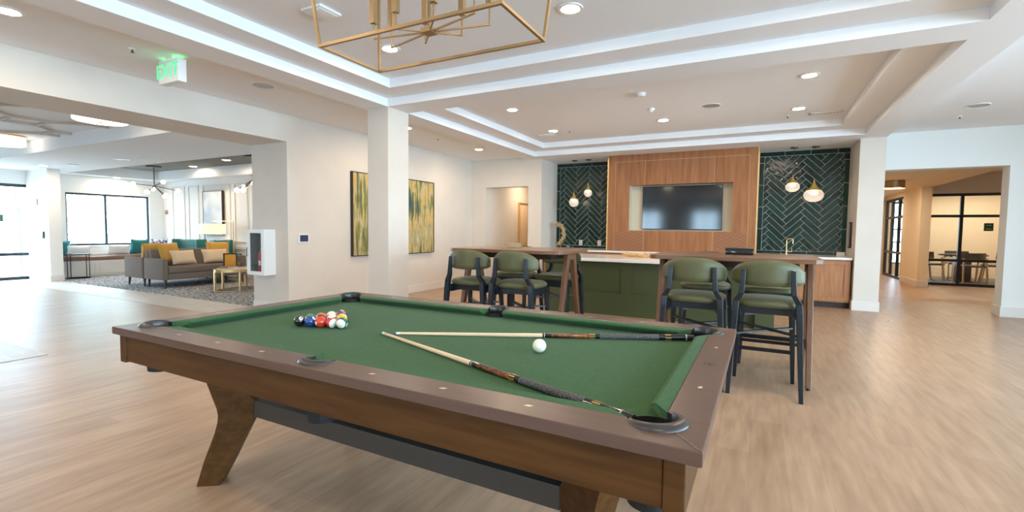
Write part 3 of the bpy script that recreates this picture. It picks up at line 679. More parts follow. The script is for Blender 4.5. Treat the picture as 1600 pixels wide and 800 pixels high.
# ================================================================== BAR STOOLS (front is +y)
def make_stool(label, loc, rz, group):
    t = thing('bar_stool', label, 'bar stool', loc, rz, group)
    # seat cushion: rounded trapezoid, domed
    b = MB(); n = 36
    def outline(k, sc):
        a = 2*PI*k/n; ca, sa_ = math.cos(a), math.sin(a); e = .62
        x = abs(ca)**e*math.copysign(1,ca)*.245; y = abs(sa_)**e*math.copysign(1,sa_)*.225
        return x*(1 + .05*(y/.225))*sc, y*sc
    lev = [(.90,.692),(.985,.702),(1.0,.716),(.97,.736),(.86,.750),(.6,.759),(.3,.762)]
    rings = [[b._v((*outline(k, sc), z)) for k in range(n)] for sc, z in lev]
    for i in range(len(lev)-1):
        for k in range(n): j = (k+1) % n; b.bm.faces.new((rings[i][k], rings[i][j], rings[i+1][j], rings[i+1][k]))
    b.bm.faces.new(rings[0][::-1]); b.bm.faces.new(rings[-1])
    b.build('seat', M['stoolgreen'], t, angle=60)
    # curved backrest cushion
    b = MB(); nu, nv = 24, 10; g = {}
    for side in (0, 1):
        for i in range(nu+1):
            u = -1+2*i/nu
            x = .252*math.sin(u*1.02)/math.sin(1.02); yb = -.232 + .30*(x/.252)**2*.36
            ztop = 1.062 - .092*abs(u)**2.5; zbot = .868 - .012*(1-u*u) + .02*abs(u)**6
            for j in range(nv+1):
                v = -1+2*j/nv
                ed = ((1-abs(v)**6)*(1-abs(u)**16))**.5
                th = .024*ed
                yy = yb + (th if side else -th); zz = (ztop+zbot)/2 + v*(ztop-zbot)/2
                g[side,i,j] = b._v((x, yy, zz))
    for side in (0, 1):
        for i in range(nu):
            for j in range(nv): b.bm.faces.new((g[side,i,j], g[side,i+1,j], g[side,i+1,j+1], g[side,i,j+1]))
    b.build('backrest', M['stoolgreen'], t, angle=70, doubles=True)
    # seat frame
    b = MB()
    b.box(-.185,.185,-.140,-.118,.63,.692); b.box(-.195,.195,.175,.197,.615,.692); b.box(-.205,-.180,-.19,.19,.615,.692); b.box(.180,.205,-.19,.19,.615,.692)
    b.build('seat_frame', M['stoolleg'], t, smooth=False)
    for sx in (-1, 1):
        # rear leg: splayed below the seat, cranked, slim upright with a bolt
        b = MB(); path = [((sx*.250,-.258,0),.030,.036),((sx*.218,-.222,.66),.046,.056),((sx*.213,-.216,.735),.046,.054),((sx*.178,-.236,.800),.040,.044),((sx*.171,-.240,.90),.036,.030),((sx*.168,-.236,.988),.034,.018)]
        R_ = []
        for p, w, d in path: R_.append([b._v((p[0]+i*w/2, p[1]+j*d/2, p[2])) for i, j in ((-1,-1),(1,-1),(1,1),(-1,1))])
        for k in range(len(R_)-1):
            for i in range(4): j = (i+1) % 4; b.bm.faces.new((R_[k][i], R_[k][j], R_[k+1][j], R_[k+1][i]))
        b.bm.faces.new(R_[0][::-1]); b.bm.faces.new(R_[-1])
        lg = b.build('leg', M['stoolleg'], t, smooth=False, bevel=.004)
        MB().cyl((sx*.169,-.252,.958),(sx*.169,-.238,.958),.0065,n=12).build('bolt', M['bolt'], lg)
        MB().bar((sx*.222,.252,0),(sx*.196,.188,.668),.028,.030,up=(0,1,0),w1=.042,h1=.046).build('leg', M['stoolleg'], t, smooth=False, bevel=.004)
    for sx in (-1, 1):
        z = .480 if sx > 0 else .497
        MB().bar((sx*-.214,-.228,z),(sx*.203,.208,z),.034,.016,up=(0,0,1)).build('stretcher', M['stoolleg'], t, smooth=False)
    MB().bar((-.21,.222,.27),(.21,.222,.27),.018,.03).build('foot_rest', M['blackmetal'], t, smooth=False)
    return t
GR, GL = 'bar stools at the right bar table', 'bar stools at the left bar table'
st = make_stool('olive bar stool at the right end of the front row, its legs in full view', (.078,4.325,0), 0, GR)
dup(st, (-.465,4.325,0), 0, 'olive bar stool on the pool side of the right table, at its left end', GR)
dup(st, (.10,5.30,0), PI, 'olive bar stool across the right table, behind the stool seen in full', GR)
dup(st, (-.47,5.30,0), PI, 'olive bar stool on the counter side of the right table, mostly hidden, left of two', GR)
dup(st, (-2.14,4.33,0), 0, 'olive bar stool on the pool side of the left table, nearer the gap', GL)
dup(st, (-2.68,4.33,0), 0, 'olive bar stool on the pool side of the left table, nearer the paintings', GL)
dup(st, (-2.12,5.27,0), PI, 'olive bar stool on the counter side of the left table, beside its right trestle legs', GL)
dup(st, (-2.66,5.27,0), PI, 'olive bar stool on the counter side of the left table, only its seat showing', GL)

# things on the bar tables
t = thing('storage_box', 'low black box on the right bar table', 'box', (-.15,4.93,1.062))
MB().rbox(-.118,.118,-.08,.08,0,.046,.004).build('body', M['gloss_black'], t)
MB().rbox(-.120,.120,-.082,.082,.047,.062,.003).build('lid', M['black'], t)
t = thing('wooden_box', 'small pale wooden box on the left bar table', 'box', (-2.525,4.92,1.062), math.radians(12))
MB().rbox(-.078,.078,-.05,.05,0,.040,.003).build('body', M['boxwood'], t); MB().rbox(-.079,.079,-.051,.051,.0405,.052,.003).build('lid', M['boxwood'], t)

# ================================================================== ISLAND AND BACK COUNTER
isl = thing('kitchen_island', 'olive green panelled bar island with white stone top', 'island', (0,0,0))
IX0, IX1, IYF, IYB = -2.97, .22, 7.0, 7.95
MB().rbox(IX0-.03, IX1+.03, 6.80, IYB+.05, .815, .862, .004, 1).build('worktop', M['quartz'], isl)
b = MB(); b.box(IX0+.01, IX1-.01, IYF, IYB, .0, .815); b.build('body', M['island'], isl, smooth=False)
xs = [-2.64, -1.71, -.72, .0]
b = MB(); y0, y1 = IYF-.016, IYF
b.box(-2.64, 0, y0, y1, .745, .815); b.box(-2.64, 0, y0, y1, .0, .34)
for q in xs: b.box(max(q-.08, -2.64), min(q+.08, 0), y0, y1, .34, .745)
b.build('panel_frame', M['island'], isl, smooth=False)
MB().box(.0, IX1, 6.88, IYF, 0, .815).build('end_post', M['island'], isl, smooth=False)
MB().box(IX0, IX0+.33, 6.88, IYF, 0, .815).build('end_post', M['island'], isl, smooth=False)

bc = thing('back_counter', 'long oak base cabinet run with white stone worktop under the tiled wall', 'cabinet', (0,0,0))
MB().rbox(-4.23, 1.412, 9.595, 10.41, .825, .864, .004, 1).build('worktop', M['quartz'], bc)
MB().box(-4.20, 1.40, 9.64, 10.40, .10, .825).build('body', M['oak'], bc, smooth=False)
MB().box(-4.20, 1.40, 9.72, 10.38, 0, .10).build('plinth', M['darkwood'], bc, smooth=False)
def cab_door(x0, x1):
    b = MB(); y0 = 9.614; w = .06
    b.box(x0+w, x1-w, y0+.016, 9.64, .12+w, .80-w); b.box(x0, x1, y0, 9.64, .12, .12+w); b.box(x0, x1, y0, 9.64, .80-w, .80); b.box(x0, x0+w, y0, 9.64, .12+w, .80-w); b.box(x1-w, x1, y0, 9.64, .12+w, .80-w)
    b.build('door', M['oak'], bc, smooth=False)
x = -4.18
while x < 1.2:
    cab_door(x, x+.488); x += .5068
MB().box(1.28, 1.405, 10.36, 10.39, .865, .93).build('upstand', M['quartz'], bc, smooth=False)

# tap
t = thing('bar_tap', 'brass bar tap on the back counter before the green tiles', 'tap', (.475,10.12,.8655))
MB().cyl((0,0,0),(0,0,.02),.024).cyl((0,0,.02),(0,0,.27),.011).build('column', M['brass'], t)
MB().tube([(0,0,.265),(0,0,.285),(.012,0,.295),(.08,0,.297),(.095,0,.290),(.1,0,.275),(.1,0,.205)], .010).build('spout', M['brass'], t)
MB().bar((.005,0,.06),(.085,0,.06),.012,.012).bar((.085,0,.055),(.085,0,.13),.010,.010).build('handle', M['brass'], t, smooth=False)

# driftwood bowl on the island
t = thing('dough_bowl', 'long pale driftwood bowl lying on the white island top', 'bowl', (-1.48,7.55,.862))
b = MB(); n = 40; R_ = []
prof = [(0,.0),(.8,.0),(.95,.03),(1.0,.058),(.93,.062),(.84,.040),(.6,.022),(0,.02)]
random.seed(3); wob = [random.uniform(-.008,.012) for _ in range(n)]
for s_, z in prof:
    R_.append([b._v((.46*s_*math.cos(2*PI*k/n), .11*s_*math.sin(2*PI*k/n)*(1+.15*math.sin(7*k)), z+(wob[k] if s_ > .85 else 0))) for k in range(n)])
for i in range(len(prof)-1):
    for k in range(n): j = (k+1) % n; b.bm.faces.new((R_[i][k], R_[i][j], R_[i+1][j], R_[i+1][k]))
M['drift'] = mat('driftwood', rough=.8); noise_color(M['drift'], (.40,.22,.09), (.72,.48,.24), (3,10,10), 4, bump=.4)
b.build('bowl', M['drift'], t, doubles=True)

# ================================================================== MEDIA WALL
PY = 9.72; PX0, PX1 = -2.80, -.045
nx0, nx1, nz0, nz1 = -2.36, -.44, 1.285, 2.20
b = MB(); b.box(PX0, nx0, PY, 10.42, .866, H2); b.box(nx1, PX1, PY, 10.42, .866, H2); b.box(nx0, nx1, PY, 10.42, .866, nz0); b.box(nx0, nx1, PY, 10.42, nz1, H2)
struct('wall_media_panel', b, M['panelwood'], smooth=False)
struct('wall_media_niche', MB().box(nx0, nx1, PY+.22, PY+.26, nz0, nz1).box(nx0, nx0+.004, PY+.02, PY+.22, nz0, nz1).box(nx1-.004, nx1, PY+.02, PY+.22, nz0, nz1).box(nx0, nx1, PY+.03, PY+.22, nz0, nz0+.004), M['niche'], smooth=False)
# veneer zigzag strips, joints and brass edge
def zigzag(name):
    m = mat(name, (.30,.12,.05), .4); tc = N(m, 'ShaderNodeTexCoord'); sp = N(m, 'ShaderNodeSeparateXYZ'); L(m, tc.outputs['Object'], sp.inputs[0])
    pp = N(m, 'ShaderNodeMath', operation='PINGPONG'); pp.inputs[1].default_value = .075; L(m, sp.outputs[0], pp.inputs[0])
    ad = N(m, 'ShaderNodeMath', operation='ADD'); L(m, sp.outputs[2], ad.inputs[0]); L(m, pp.outputs[0], ad.inputs[1])
    p2 = N(m, 'ShaderNodeMath', operation='PINGPONG'); p2.inputs[1].default_value = .035; L(m, ad.outputs[0], p2.inputs[0])
    cr = N(m, 'ShaderNodeValToRGB'); cr.color_ramp.elements[0].color = (.22,.085,.034,1); cr.color_ramp.elements[1].color = (.32,.135,.056,1); cr.color_ramp.elements[1].position = .9
    ml = N(m, 'ShaderNodeMath', operation='MULTIPLY'); ml.inputs[1].default_value = 28; L(m, p2.outputs[0], ml.inputs[0]); L(m, ml.outputs[0], cr.inputs[0]); L(m, cr.outputs[0], bsdf(m).inputs['Base Color'])
    return m
M['zig'] = zigzag('zigzag_veneer')
struct('wall_media_veneer', MB().box(PX0+.16, nx0+.30, PY-.002, PY, .87, nz0-.03).box(nx1-.30, PX1-.14, PY-.002, PY, .87, nz0-.03), M['zig'], smooth=False)
fl = MB(); t_ = .006; y0, y1 = PY-.0035, PY
fl.box(PX0+.14, PX1-.13, y0, y1, 2.68, 2.68+t_); fl.box(PX0+.14, PX0+.14+t_, y0, y1, .87, 2.68); fl.box(PX1-.13, PX1-.13+t_, y0, y1, .87, 2.68)
fl.box(nx0+.30, nx0+.30+t_, y0, y1, nz1, 2.68); fl.box(nx1-.33, nx1-.33+t_, y0, y1, nz1, 2.68)
fl.box(nx0+.30, nx0+.30+t_, y0, y1, .87, nz0); fl.box(nx1-.33, nx1-.33+t_, y0, y1, .87, nz0)
struct('trim_8', fl, M['jointwood'], smooth=False)
struct('trim_9', MB().box(PX0-.022, PX0, PY-.004, PY+.03, .865, H2-.03).box(PX1, PX1+.022, PY-.004, PY+.03, .865, H2-.005), M['brasstrim'], smooth=False)
tv = thing('television', 'dark flat television hung in the wooden wall niche', 'television', (-1.37,PY+.22,1.745))
MB().rbox(-.752,.752,-.075,-.02,-.433,.433,.004).build('casing', M['black'], tv)
MB().box(-.745,.745,-.0775,-.0755,-.420,.426).build('screen', M['screen'], tv, smooth=False)
MB().box(-.3,.3,-.022,0,-.2,.2).build('wall_mount', M['blackmetal'], tv, smooth=False)

# herringbone tile fields, each tile its own little slab
def clip(poly, x0, x1, z0, z1):
    for ax, lim, sgn in ((0,x0,1),(0,x1,-1),(1,z0,1),(1,z1,-1)):
        out = []
        for i in range(len(poly)):
            a, c = poly[i], poly[(i+1) % len(poly)]; da, dc = sgn*(a[ax]-lim), sgn*(c[ax]-lim)
            if da >= 0: out.append(a)
            if da*dc < 0: t = da/(da-dc); out.append((a[0]+(c[0]-a[0])*t, a[1]+(c[1]-a[1])*t))
        poly = out
        if len(poly) < 3: return []
    return poly
def inset(poly, g):
    area = sum(poly[i][0]*poly[(i+1)%len(poly)][1]-poly[(i+1)%len(poly)][0]*poly[i][1] for i in range(len(poly)))/2
    if area < 0: poly = poly[::-1]
    n = len(poly); out = []; ed = []
    for i in range(n):
        a, c = poly[i], poly[(i+1) % n]; l = math.hypot(c[0]-a[0], c[1]-a[1])
        if l < 1e-6: return []
        ed.append((a, c, (-(c[1]-a[1])/l, (c[0]-a[0])/l)))
    for i in range(n):
        a0, a1, n0 = ed[i-1]; c0, c1, n1 = ed[i]
        d0 = (a1[0]-a0[0], a1[1]-a0[1]); d1 = (c1[0]-c0[0], c1[1]-c0[1]); cr = d0[0]*d1[1]-d0[1]*d1[0]
        p0 = (a0[0]+n0[0]*g, a0[1]+n0[1]*g); p1 = (c0[0]+n1[0]*g, c0[1]+n1[1]*g)
        if abs(cr) < 1e-9: out.append(p1); continue
        t = ((p1[0]-p0[0])*d1[1]-(p1[1]-p0[1])*d1[0])/cr; out.append((p0[0]+d0[0]*t, p0[1]+d0[1]*t))
    ar2 = sum(out[i][0]*out[(i+1)%n][1]-out[(i+1)%n][0]*out[i][1] for i in range(n))/2
    return out if ar2 > 2e-4 else []
def tile_field(name, X0, X1, Z0, Z1, phase, border=True, left=True, right=True):
    b = MB(); yb, yf = 10.43, 10.4245; G = .0032; rnd = random.Random(5)
    def add(poly):
        p = inset(poly, G)
        if not p: return
        q = inset(p, .004) or p; tx, tz = rnd.uniform(-.012,.012), rnd.uniform(-.012,.012)
        cx = sum(a for a, _ in p)/len(p); cz = sum(c for _, c in p)/len(p)
        lo = [b._v((x, yb, z)) for x, z in p]; mid = [b._v((x, yf+.002, z)) for x, z in p]
        hi = [b._v((x, yf+(x-cx)*tx+(z-cz)*tz, z)) for x, z in q]; n = len(p)
        for i in range(n):
            j = (i+1) % n; b.bm.faces.new((lo[i], lo[j], mid[j], mid[i])); 
            if len(q) == n: b.bm.faces.new((mid[i], mid[j], hi[j], hi[i]))
        b.bm.faces.new(hi)
    bw = .085; xa = X0 + (bw if left else 0); xb = X1 - (bw if right else 0); za, zb = Z0+.06, Z1-bw
    z = Z0; k = 0
    def run(a0, a1, step, fn):
        q = a0
        while q < a1 - .01: fn(q, min(q+step, a1)); q += step
    run(X0, X1, .42, lambda a, c: add([(a,zb),(c,zb),(c,Z1),(a,Z1)])); run(X0, X1, .42, lambda a, c: add([(a,Z0),(c,Z0),(c,za),(a,za)]))
    if left: run(za, zb, .42, lambda a, c: add([(X0,a),(xa,a),(xa,c),(X0,c)]))
    if right: run(za, zb, .42, lambda a, c: add([(xb,a),(X1,a),(X1,c),(xb,c)]))
    W, Lh = .096, .41; r2 = math.sqrt(.5); ox, oz = phase
    for i in range(-60, 60):
        for j in range(-12, 12):
            u0 = i*W + j*Lh; v0 = i*W - j*Lh
            for (a0, a1, c0, c1) in ((u0, u0+Lh, v0, v0+W), (u0+Lh, u0+Lh+W, v0-Lh+W, v0+W)):
                P = [((u-v)*r2+ox, (u+v)*r2+oz) for u, v in ((a0,c0),(a1,c0),(a1,c1),(a0,c1))]
                if max(p[0] for p in P) < xa or min(p[0] for p in P) > xb or max(p[1] for p in P) < za or min(p[1] for p in P) > zb: continue
                P = clip(P, xa, xb, za, zb)
                if len(P) >= 3: add(P)
    return struct(name, b, M['tile'], smooth=False)
tile_field('wall_tile_left', -4.235, -2.825, .868, 2.815, (-3.71, .9), right=False)
tile_field('wall_tile_right', -.02, 1.425, .868, 2.815, (.47, .9))

# sockets on the tiles
for x, lab in ((-3.62,'white socket plate on the green tiles, nearer the dried flowers'),(-3.18,'white socket plate on the green tiles, nearer the wooden panel')):
    t = thing('wall_socket', lab, 'socket', (x,10.415,.995), 0, 'socket plates on the tiles')
    MB().rbox(-.04,.04,-.012,.002,-.062,.062,.004).build('plate', M['white'], t)
    for z in (-.026,.026): MB().rbox(-.018,.018,-.016,-.010,z-.017,z+.017,.004).build('outlet', M['trimw'], t)
# wall dispenser / panel on the right cheek
t = thing('wall_dispenser', 'slim dark grey panel on the white cheek right of the tiles', 'panel', (1.43,9.98,1.245))
MB().rbox(-.035,.0,-.075,.075,-.225,.225,.008).build('body', M['artframe'], t); MB().rbox(-.038,-.034,-.055,.055,-.20,.20,.002).build('face', M['greyplate'], t)
t = thing('light_switch', 'white switch plate on the cheek below the grey panel edge', 'switch', (1.43,9.75,1.16)); MB().rbox(-.008,0,-.035,.035,-.06,.06,.003).build('plate', M['white'], t); MB().rbox(-.012,-.007,-.014,.014,-.025,.025,.002).build('rocker', M['trimw'], t)

# ---------------------------------------------------------------- pendants
def pendant(label, x, y, zc, rx, rz_):
    t = thing('pendant_lamp', label, 'pendant lamp', (x,y,0), 0, 'glass drop pendants over the back counter')
    MB().lathe([(.058,H2-.018),(.060,H2-.002)], 28).build('ceiling_rose', M['black'], t)
    MB().cyl((0,0,zc+rz_*2.35),(0,0,H2-.015),.0035,n=8).build('cord', M['black'], t)
    k = rx/.085
    MB().lathe([(.006,zc+rz_*2.4),(.009*k,zc+rz_*2.0),(.016*k,zc+rz_*1.6),(.034*k,zc+rz_*1.2),(.056*k,zc+rz_*.9),(.068*k,zc+rz_*.72),(.064*k,zc+rz_*.70)], 32).build('cap', M['gold'], t, angle=60)
    g = MB(); n = 14
    g.lathe([(max(.0005, rx*math.sin(PI*i/n)), zc - rz_*math.cos(PI*i/n)) for i in range(1, n-2)], 36, close=True)
    gl = g.build('glass_globe', M['globeglass'], t, angle=60)
    MB().sphere((0,0,zc+rz_*.36), 1, 10, (rx*.40, rx*.40, rz_*.26)).build('bulb', M['pendantbulb'], t)
pendant('glass pendant left of the wooden panel, lower of the pair and farther left', -3.655, 10.0, 1.895, .105, .102)
pendant('glass pendant left of the wooden panel, higher of the pair', -3.33, 9.99, 2.09, .088, .090)
pendant('glass pendant right of the wooden panel, smaller and higher of the pair', .525, 10.03, 2.105, .115, .092)
pendant('glass pendant right of the wooden panel, largest and lowest of all', .86, 10.08, 1.95, .160, .122)

# ---------------------------------------------------------------- dried flowers and orb on the back counter
t = thing('dried_flower_wreath', 'crescent of dried straw flowers on a gold stand on the back counter', 'dried flowers', (-3.93,9.98,.8655))
b = MB(); b.cyl((-.09,0,0),(-.09,0,.13),.008,n=10).cyl((-.02,0,0),(-.02,0,.13),.008,n=10).rbox(-.13,.02,-.03,.03,.12,.135,.003).rbox(-.13,.02,-.03,.03,0,.012,.003)
b.build('stand', M['gold'], t)
b = MB(); rnd = random.Random(11)
for k in range(230):
    a = math.radians(rnd.uniform(-75, 115)); rr = .20 + rnd.uniform(-.035,.035)
    c = Vector((-.10+rr*math.cos(a)*.8, rnd.uniform(-.04,.04), .33+rr*math.sin(a)*1.1)); d = Vector((rnd.uniform(-1,1)-.5*math.sin(a), rnd.uniform(-.6,.6), rnd.uniform(-.3,1))).normalized()*rnd.uniform(.03,.07)
    b.cyl(c-d*.5, c+d*.5, .009, .001, n=5)
b.build('flower_crescent', M['dried'], t)
t = thing('glass_orb', 'small smoky glass orb beside the dried flowers', 'ornament', (-3.74,9.90,.8655))
MB().sphere((0,0,.05), .045, 12).build('orb', mat('smoky_glass', (.12,.12,.14), .08, coat=.5), t); MB().cyl((0,0,0),(0,0,.012),.028).build('base', M['gold'], t)

# ================================================================== LANTERN CHANDELIER OVER THE POOL TABLE
ch = thing('chandelier', 'bronze open lantern chandelier above the pool table', 'chandelier', (-1.425,1.865,0))
cz0, cz1 = 2.155, 2.72; bx, by = .505, .205; bx1, by1 = .56, .26; w = .014
def rect_frame(name, ax_, ay_, z):
    b = MB(); b.box(-ax_-w/2, ax_+w/2, -ay_-w/2, -ay_+w/2, z-w/2, z+w/2); b.box(-ax_-w/2, ax_+w/2, ay_-w/2, ay_+w/2, z-w/2, z+w/2)
    b.box(-ax_-w/2, -ax_+w/2, -ay_+w/2, ay_-w/2, z-w/2, z+w/2); b.box(ax_-w/2, ax_+w/2, -ay_+w/2, ay_-w/2, z-w/2, z+w/2); b.build(name, M['bronze'], ch, smooth=False)
rect_frame('lower_frame', bx, by, cz0); rect_frame('upper_frame', bx1, by1, cz1)
for sx in (-1, 1):
    for sy in (-1, 1):
        MB().bar((sx*bx, sy*by, cz0), (sx*bx1, sy*by1, cz1), w*.9, w*.9).build('upright', M['bronze'], ch, smooth=False)
        MB().bar((sx*bx1, sy*by1, cz1), (sx*.06, sy*.03, cz1+.12), w*.9, w*.9).build('roof_strut', M['bronze'], ch, smooth=False)
MB().box(-.075,.075,-.045,.045,cz1+.11,cz1+.13).box(-.045,.045,-.045,.045,3.0,3.019).build('canopy', M['bronze'], ch, smooth=False)
MB().bar((0,0,cz0+.06),(0,0,3.01),.012,.012).build('stem', M['bronze'], ch, smooth=False)
MB().box(-.03,.03,-.03,.03,cz0+.045,cz0+.065).build('hub', M['bronze'], ch, smooth=False)
for k, (x, y) in enumerate(((-.30,-.055),(-.30,.075),(-.12,-.10),(-.10,.10),(.10,-.10),(.12,.10),(.30,-.075),(.30,.055))):
    za = cz0+.052; zc = cz0+.125+(.02 if k % 2 else 0)
    a = MB().bar((0,0,za),(x,y,za),.007,.007).bar((x,y,za-.003),(x,y,zc),.007,.007).build('arm', M['bronze'], ch, smooth=False)
    c = MB().box(x-.014,x+.014,y-.014,y+.014,zc,zc+.20).build('candle_sleeve', M['bronze'], a, smooth=False)
    MB().sphere((x,y,zc+.235), .018, 8, (1,1,1.9)).build('bulb', M['globe'], a)

# ================================================================== CEILING FIXTURES
def make_downlight(label, loc):
    t = thing('recessed_downlight', label, 'ceiling light', loc, 0, 'recessed downlights')
    MB().lathe([(.100,-.002),(.098,-.010),(.080,-.014),(.070,-.010),(.068,-.002)], 36).build('trim_ring', M['white'], t)
    MB().lathe([(.069,-.0095),(.03,-.0115),(.0,-.012)], 32, close=True).build('diffuser', M['downlight'], t)
    return t
dl = make_downlight('recessed downlight beyond the chandelier, in the middle of the front tray ceiling', (-1.375,3.60,3.02))
for loc, lab in (((-3.24,3.62,3.02),'recessed downlight seen through the chandelier frame'),
    ((-3.24,6.20,3.02),'recessed downlight over the left bar table, nearer of two on that side'),
    ((-3.26,7.80,3.02),'recessed downlight in the tray above the left pendants, beside the air vent'),
    ((-1.385,7.77,3.02),'recessed downlight in front of the wooden media wall, in the middle of the tray'),
    ((.444,6.25,3.02),'recessed downlight over the right bar table, largest of the two on that side'),
    ((.444,7.83,3.02),'recessed downlight above the right pendants, near the slotted vent'),
    ((-5.03,8.20,2.88),'recessed downlight over the passage by the far end of the painting wall'),
    ((-5.03,6.00,2.88),'recessed downlight half hidden behind the white column'),
    ((-5.08,1.49,2.88),'recessed downlight at the upper left corner, over the wide opening'),
    ((-5.03,-.6,2.88),'recessed downlight outside the picture over the wide opening'),
    ((.45,3.60,3.02),'recessed downlight outside the picture, above right of the chandelier'),
    ((-3.24,.15,3.02),'recessed downlight outside the picture, behind the chandelier on the left'),
    ((.45,.15,3.02),'recessed downlight outside the picture, behind the chandelier on the right'),
    ((-1.4,-.3,3.02),'recessed downlight outside the picture, behind the camera'),
    ((-12.3,6.75,2.735),'recessed downlight in the grey lounge ceiling behind the branching chandelier'),
    ((-10.4,6.4,2.735),'recessed downlight in the grey lounge ceiling above the painting'),
    ((-8.6,6.4,2.735),'recessed downlight in the grey lounge ceiling beside the white pier'),
    ((-14.7,6.2,2.5),'recessed downlight over the lounge window'),
    ((-13.2,4.3,2.5),'recessed downlight in the low ceiling by the entrance')):
    dup(dl, loc, 0, lab)
def ceiling_disc(name, label, cat, loc, r, h, m=None, part='body'):
    t = thing(name, label, cat, loc); MB().lathe([(r,0),(r,-h*.5),(r*.8,-h),(0,-h)], 32, close=True).build(part, m or M['white'], t); return t
t = ceiling_disc('smoke_detector', 'white round smoke detector in the tray ceiling, left of the ceiling speaker', 'smoke detector', (-1.395,6.17,3.02), .07, .045)
MB().lathe([(.075,-.001),(.075,-.012)], 32).build('mounting_plate', M['white'], t)
t = ceiling_disc('motion_sensor', 'small white dome sensor behind the smoke detector', 'sensor', (-1.415,7.0,3.02), .045, .035); MB().sphere((0,0,-.03), .025, 8).build('lens', M['white'], t)
def speaker(label, loc):
    t = thing('ceiling_speaker', label, 'speaker', loc, 0, 'round ceiling speakers'); MB().lathe([(.115,0),(.115,-.006),(.105,-.008),(.10,-.004),(0,-.005)], 36, close=True).build('grille', M['greyplate'], t); MB().lathe([(.122,-.0005),(.122,-.007),(.114,-.009),(.114,-.0005)], 36, close=True).build('rim', M['white'], t)
speaker('round grey speaker grille in the middle of the back tray ceiling', (-.64,7.17,3.02))
speaker('round speaker grille in the ceiling strip right of the exit sign', (-5.05,3.55,2.88))
speaker('round speaker grille in the ceiling over the right hand passage', (2.47,8.3,2.95))
speaker('round speaker grille in the low lounge ceiling before the grey tray', (-10.6,4.55,2.5))
def vent(label, loc, lx=.42, ly=.14, rz=0):
    t = thing('air_vent', label, 'air vent', loc, rz, 'ceiling air vents')
    b = MB(); f = .02; b.box(-lx/2,lx/2,-ly/2,-ly/2+f,-.012,0); b.box(-lx/2,lx/2,ly/2-f,ly/2,-.012,0); b.box(-lx/2,-lx/2+f,-ly/2,ly/2,-.012,0); b.box(lx/2-f,lx/2,-ly/2,ly/2,-.012,0)
    b.build('frame', M['white'], t, smooth=False); MB().box(-lx/2+f,lx/2-f,-ly/2+f,ly/2-f,-.002,0).build('backing', M['steel'], t, smooth=False)
    b = MB()
    for k in range(9): x = -lx/2+f+(k+.5)*(lx-2*f)/9; b.bar((x,-ly/2+f,-.008),(x,ly/2-f,-.008),.026,.003)
    b.build('slats', M['white'], t, smooth=False)
vent('slotted white air vent in the tray above the right pendants', (.81,8.28,3.02), .42, .12)
vent('slotted white air vent in the tray near the left pendants', (-3.49,8.12,3.02), .42, .12)
vent('square white air vent in the low lounge ceiling, nearest the header', (-9.9,4.75,2.5), .5, .30)
vent('slotted white air vent in the low ceiling above the white wing wall', (-12.6,4.5,2.5), .45, .14)
def sprinkler(label, loc):
    t = thing('sprinkler_head', label, 'sprinkler', loc, 0, 'sprinkler heads'); MB().lathe([(.028,0),(.026,-.006),(.010,-.010)], 16).build('rose', M['white'], t); MB().cyl((0,0,-.008),(0,0,-.032),.006,n=8).cyl((0,0,-.032),(0,0,-.035),.016,n=12).build('nozzle', M['bolt'], t)
sprinkler('sprinkler head in the ceiling strip left of the exit sign', (-5.12,2.31,2.88)); sprinkler('sprinkler head in the ceiling strip right of the column', (-5.10,6.93,2.88))
sprinkler('sprinkler head in the tray ceiling near the left vent', (-2.99,7.9,3.02)); sprinkler('sprinkler head in the tray ceiling above the large downlight on the right', (.50,5.45,3.02))
sprinkler('sprinkler head in the tray ceiling left of the slotted vent', (.33,8.25,3.02)); sprinkler('sprinkler head in the ceiling over the right hand passage', (2.48,8.96,2.95))
# square detector near the chandelier
t = thing('ceiling_plate', 'white square plate on the tray ceiling at the chandelier left corner', 'ceiling plate', (-3.2,2.77,3.02)); MB().rbox(-.11,.11,-.11,.11,-.022,0,.006).build('plate', M['white'], t); MB().rbox(-.085,.085,-.085,.085,-.027,-.020,.004).build('cover', M['white'], t)

# exit sign
ex = thing('exit_sign', 'white ceiling exit sign with lit green letters', 'exit sign', (-5.04,2.60,2.88))
MB().rbox(-.165,.165,-.04,.04,-.245,-.03,.006).build('housing', M['white'], ex); MB().box(-.06,.06,-.03,.03,-.032,0).build('ceiling_mount', M['white'], ex, smooth=False)
text_part('letters', 'EXIT', .185, M['exitgreen'], ex, (-.012,-.0415,-.138), (PI/2,0,0), .001)
MB().prism([(.128,-.175),(.152,-.138),(.128,-.101)], -.0425, -.0405, 'xz').build('arrow', M['exitgreen'], ex, smooth=False)
MB().box(-.15,.15,-.035,.035,-.0302,-.0285).build('top_glow', lamp_mat('green_leak', (.1,1,.25), 1.2), ex, smooth=False)

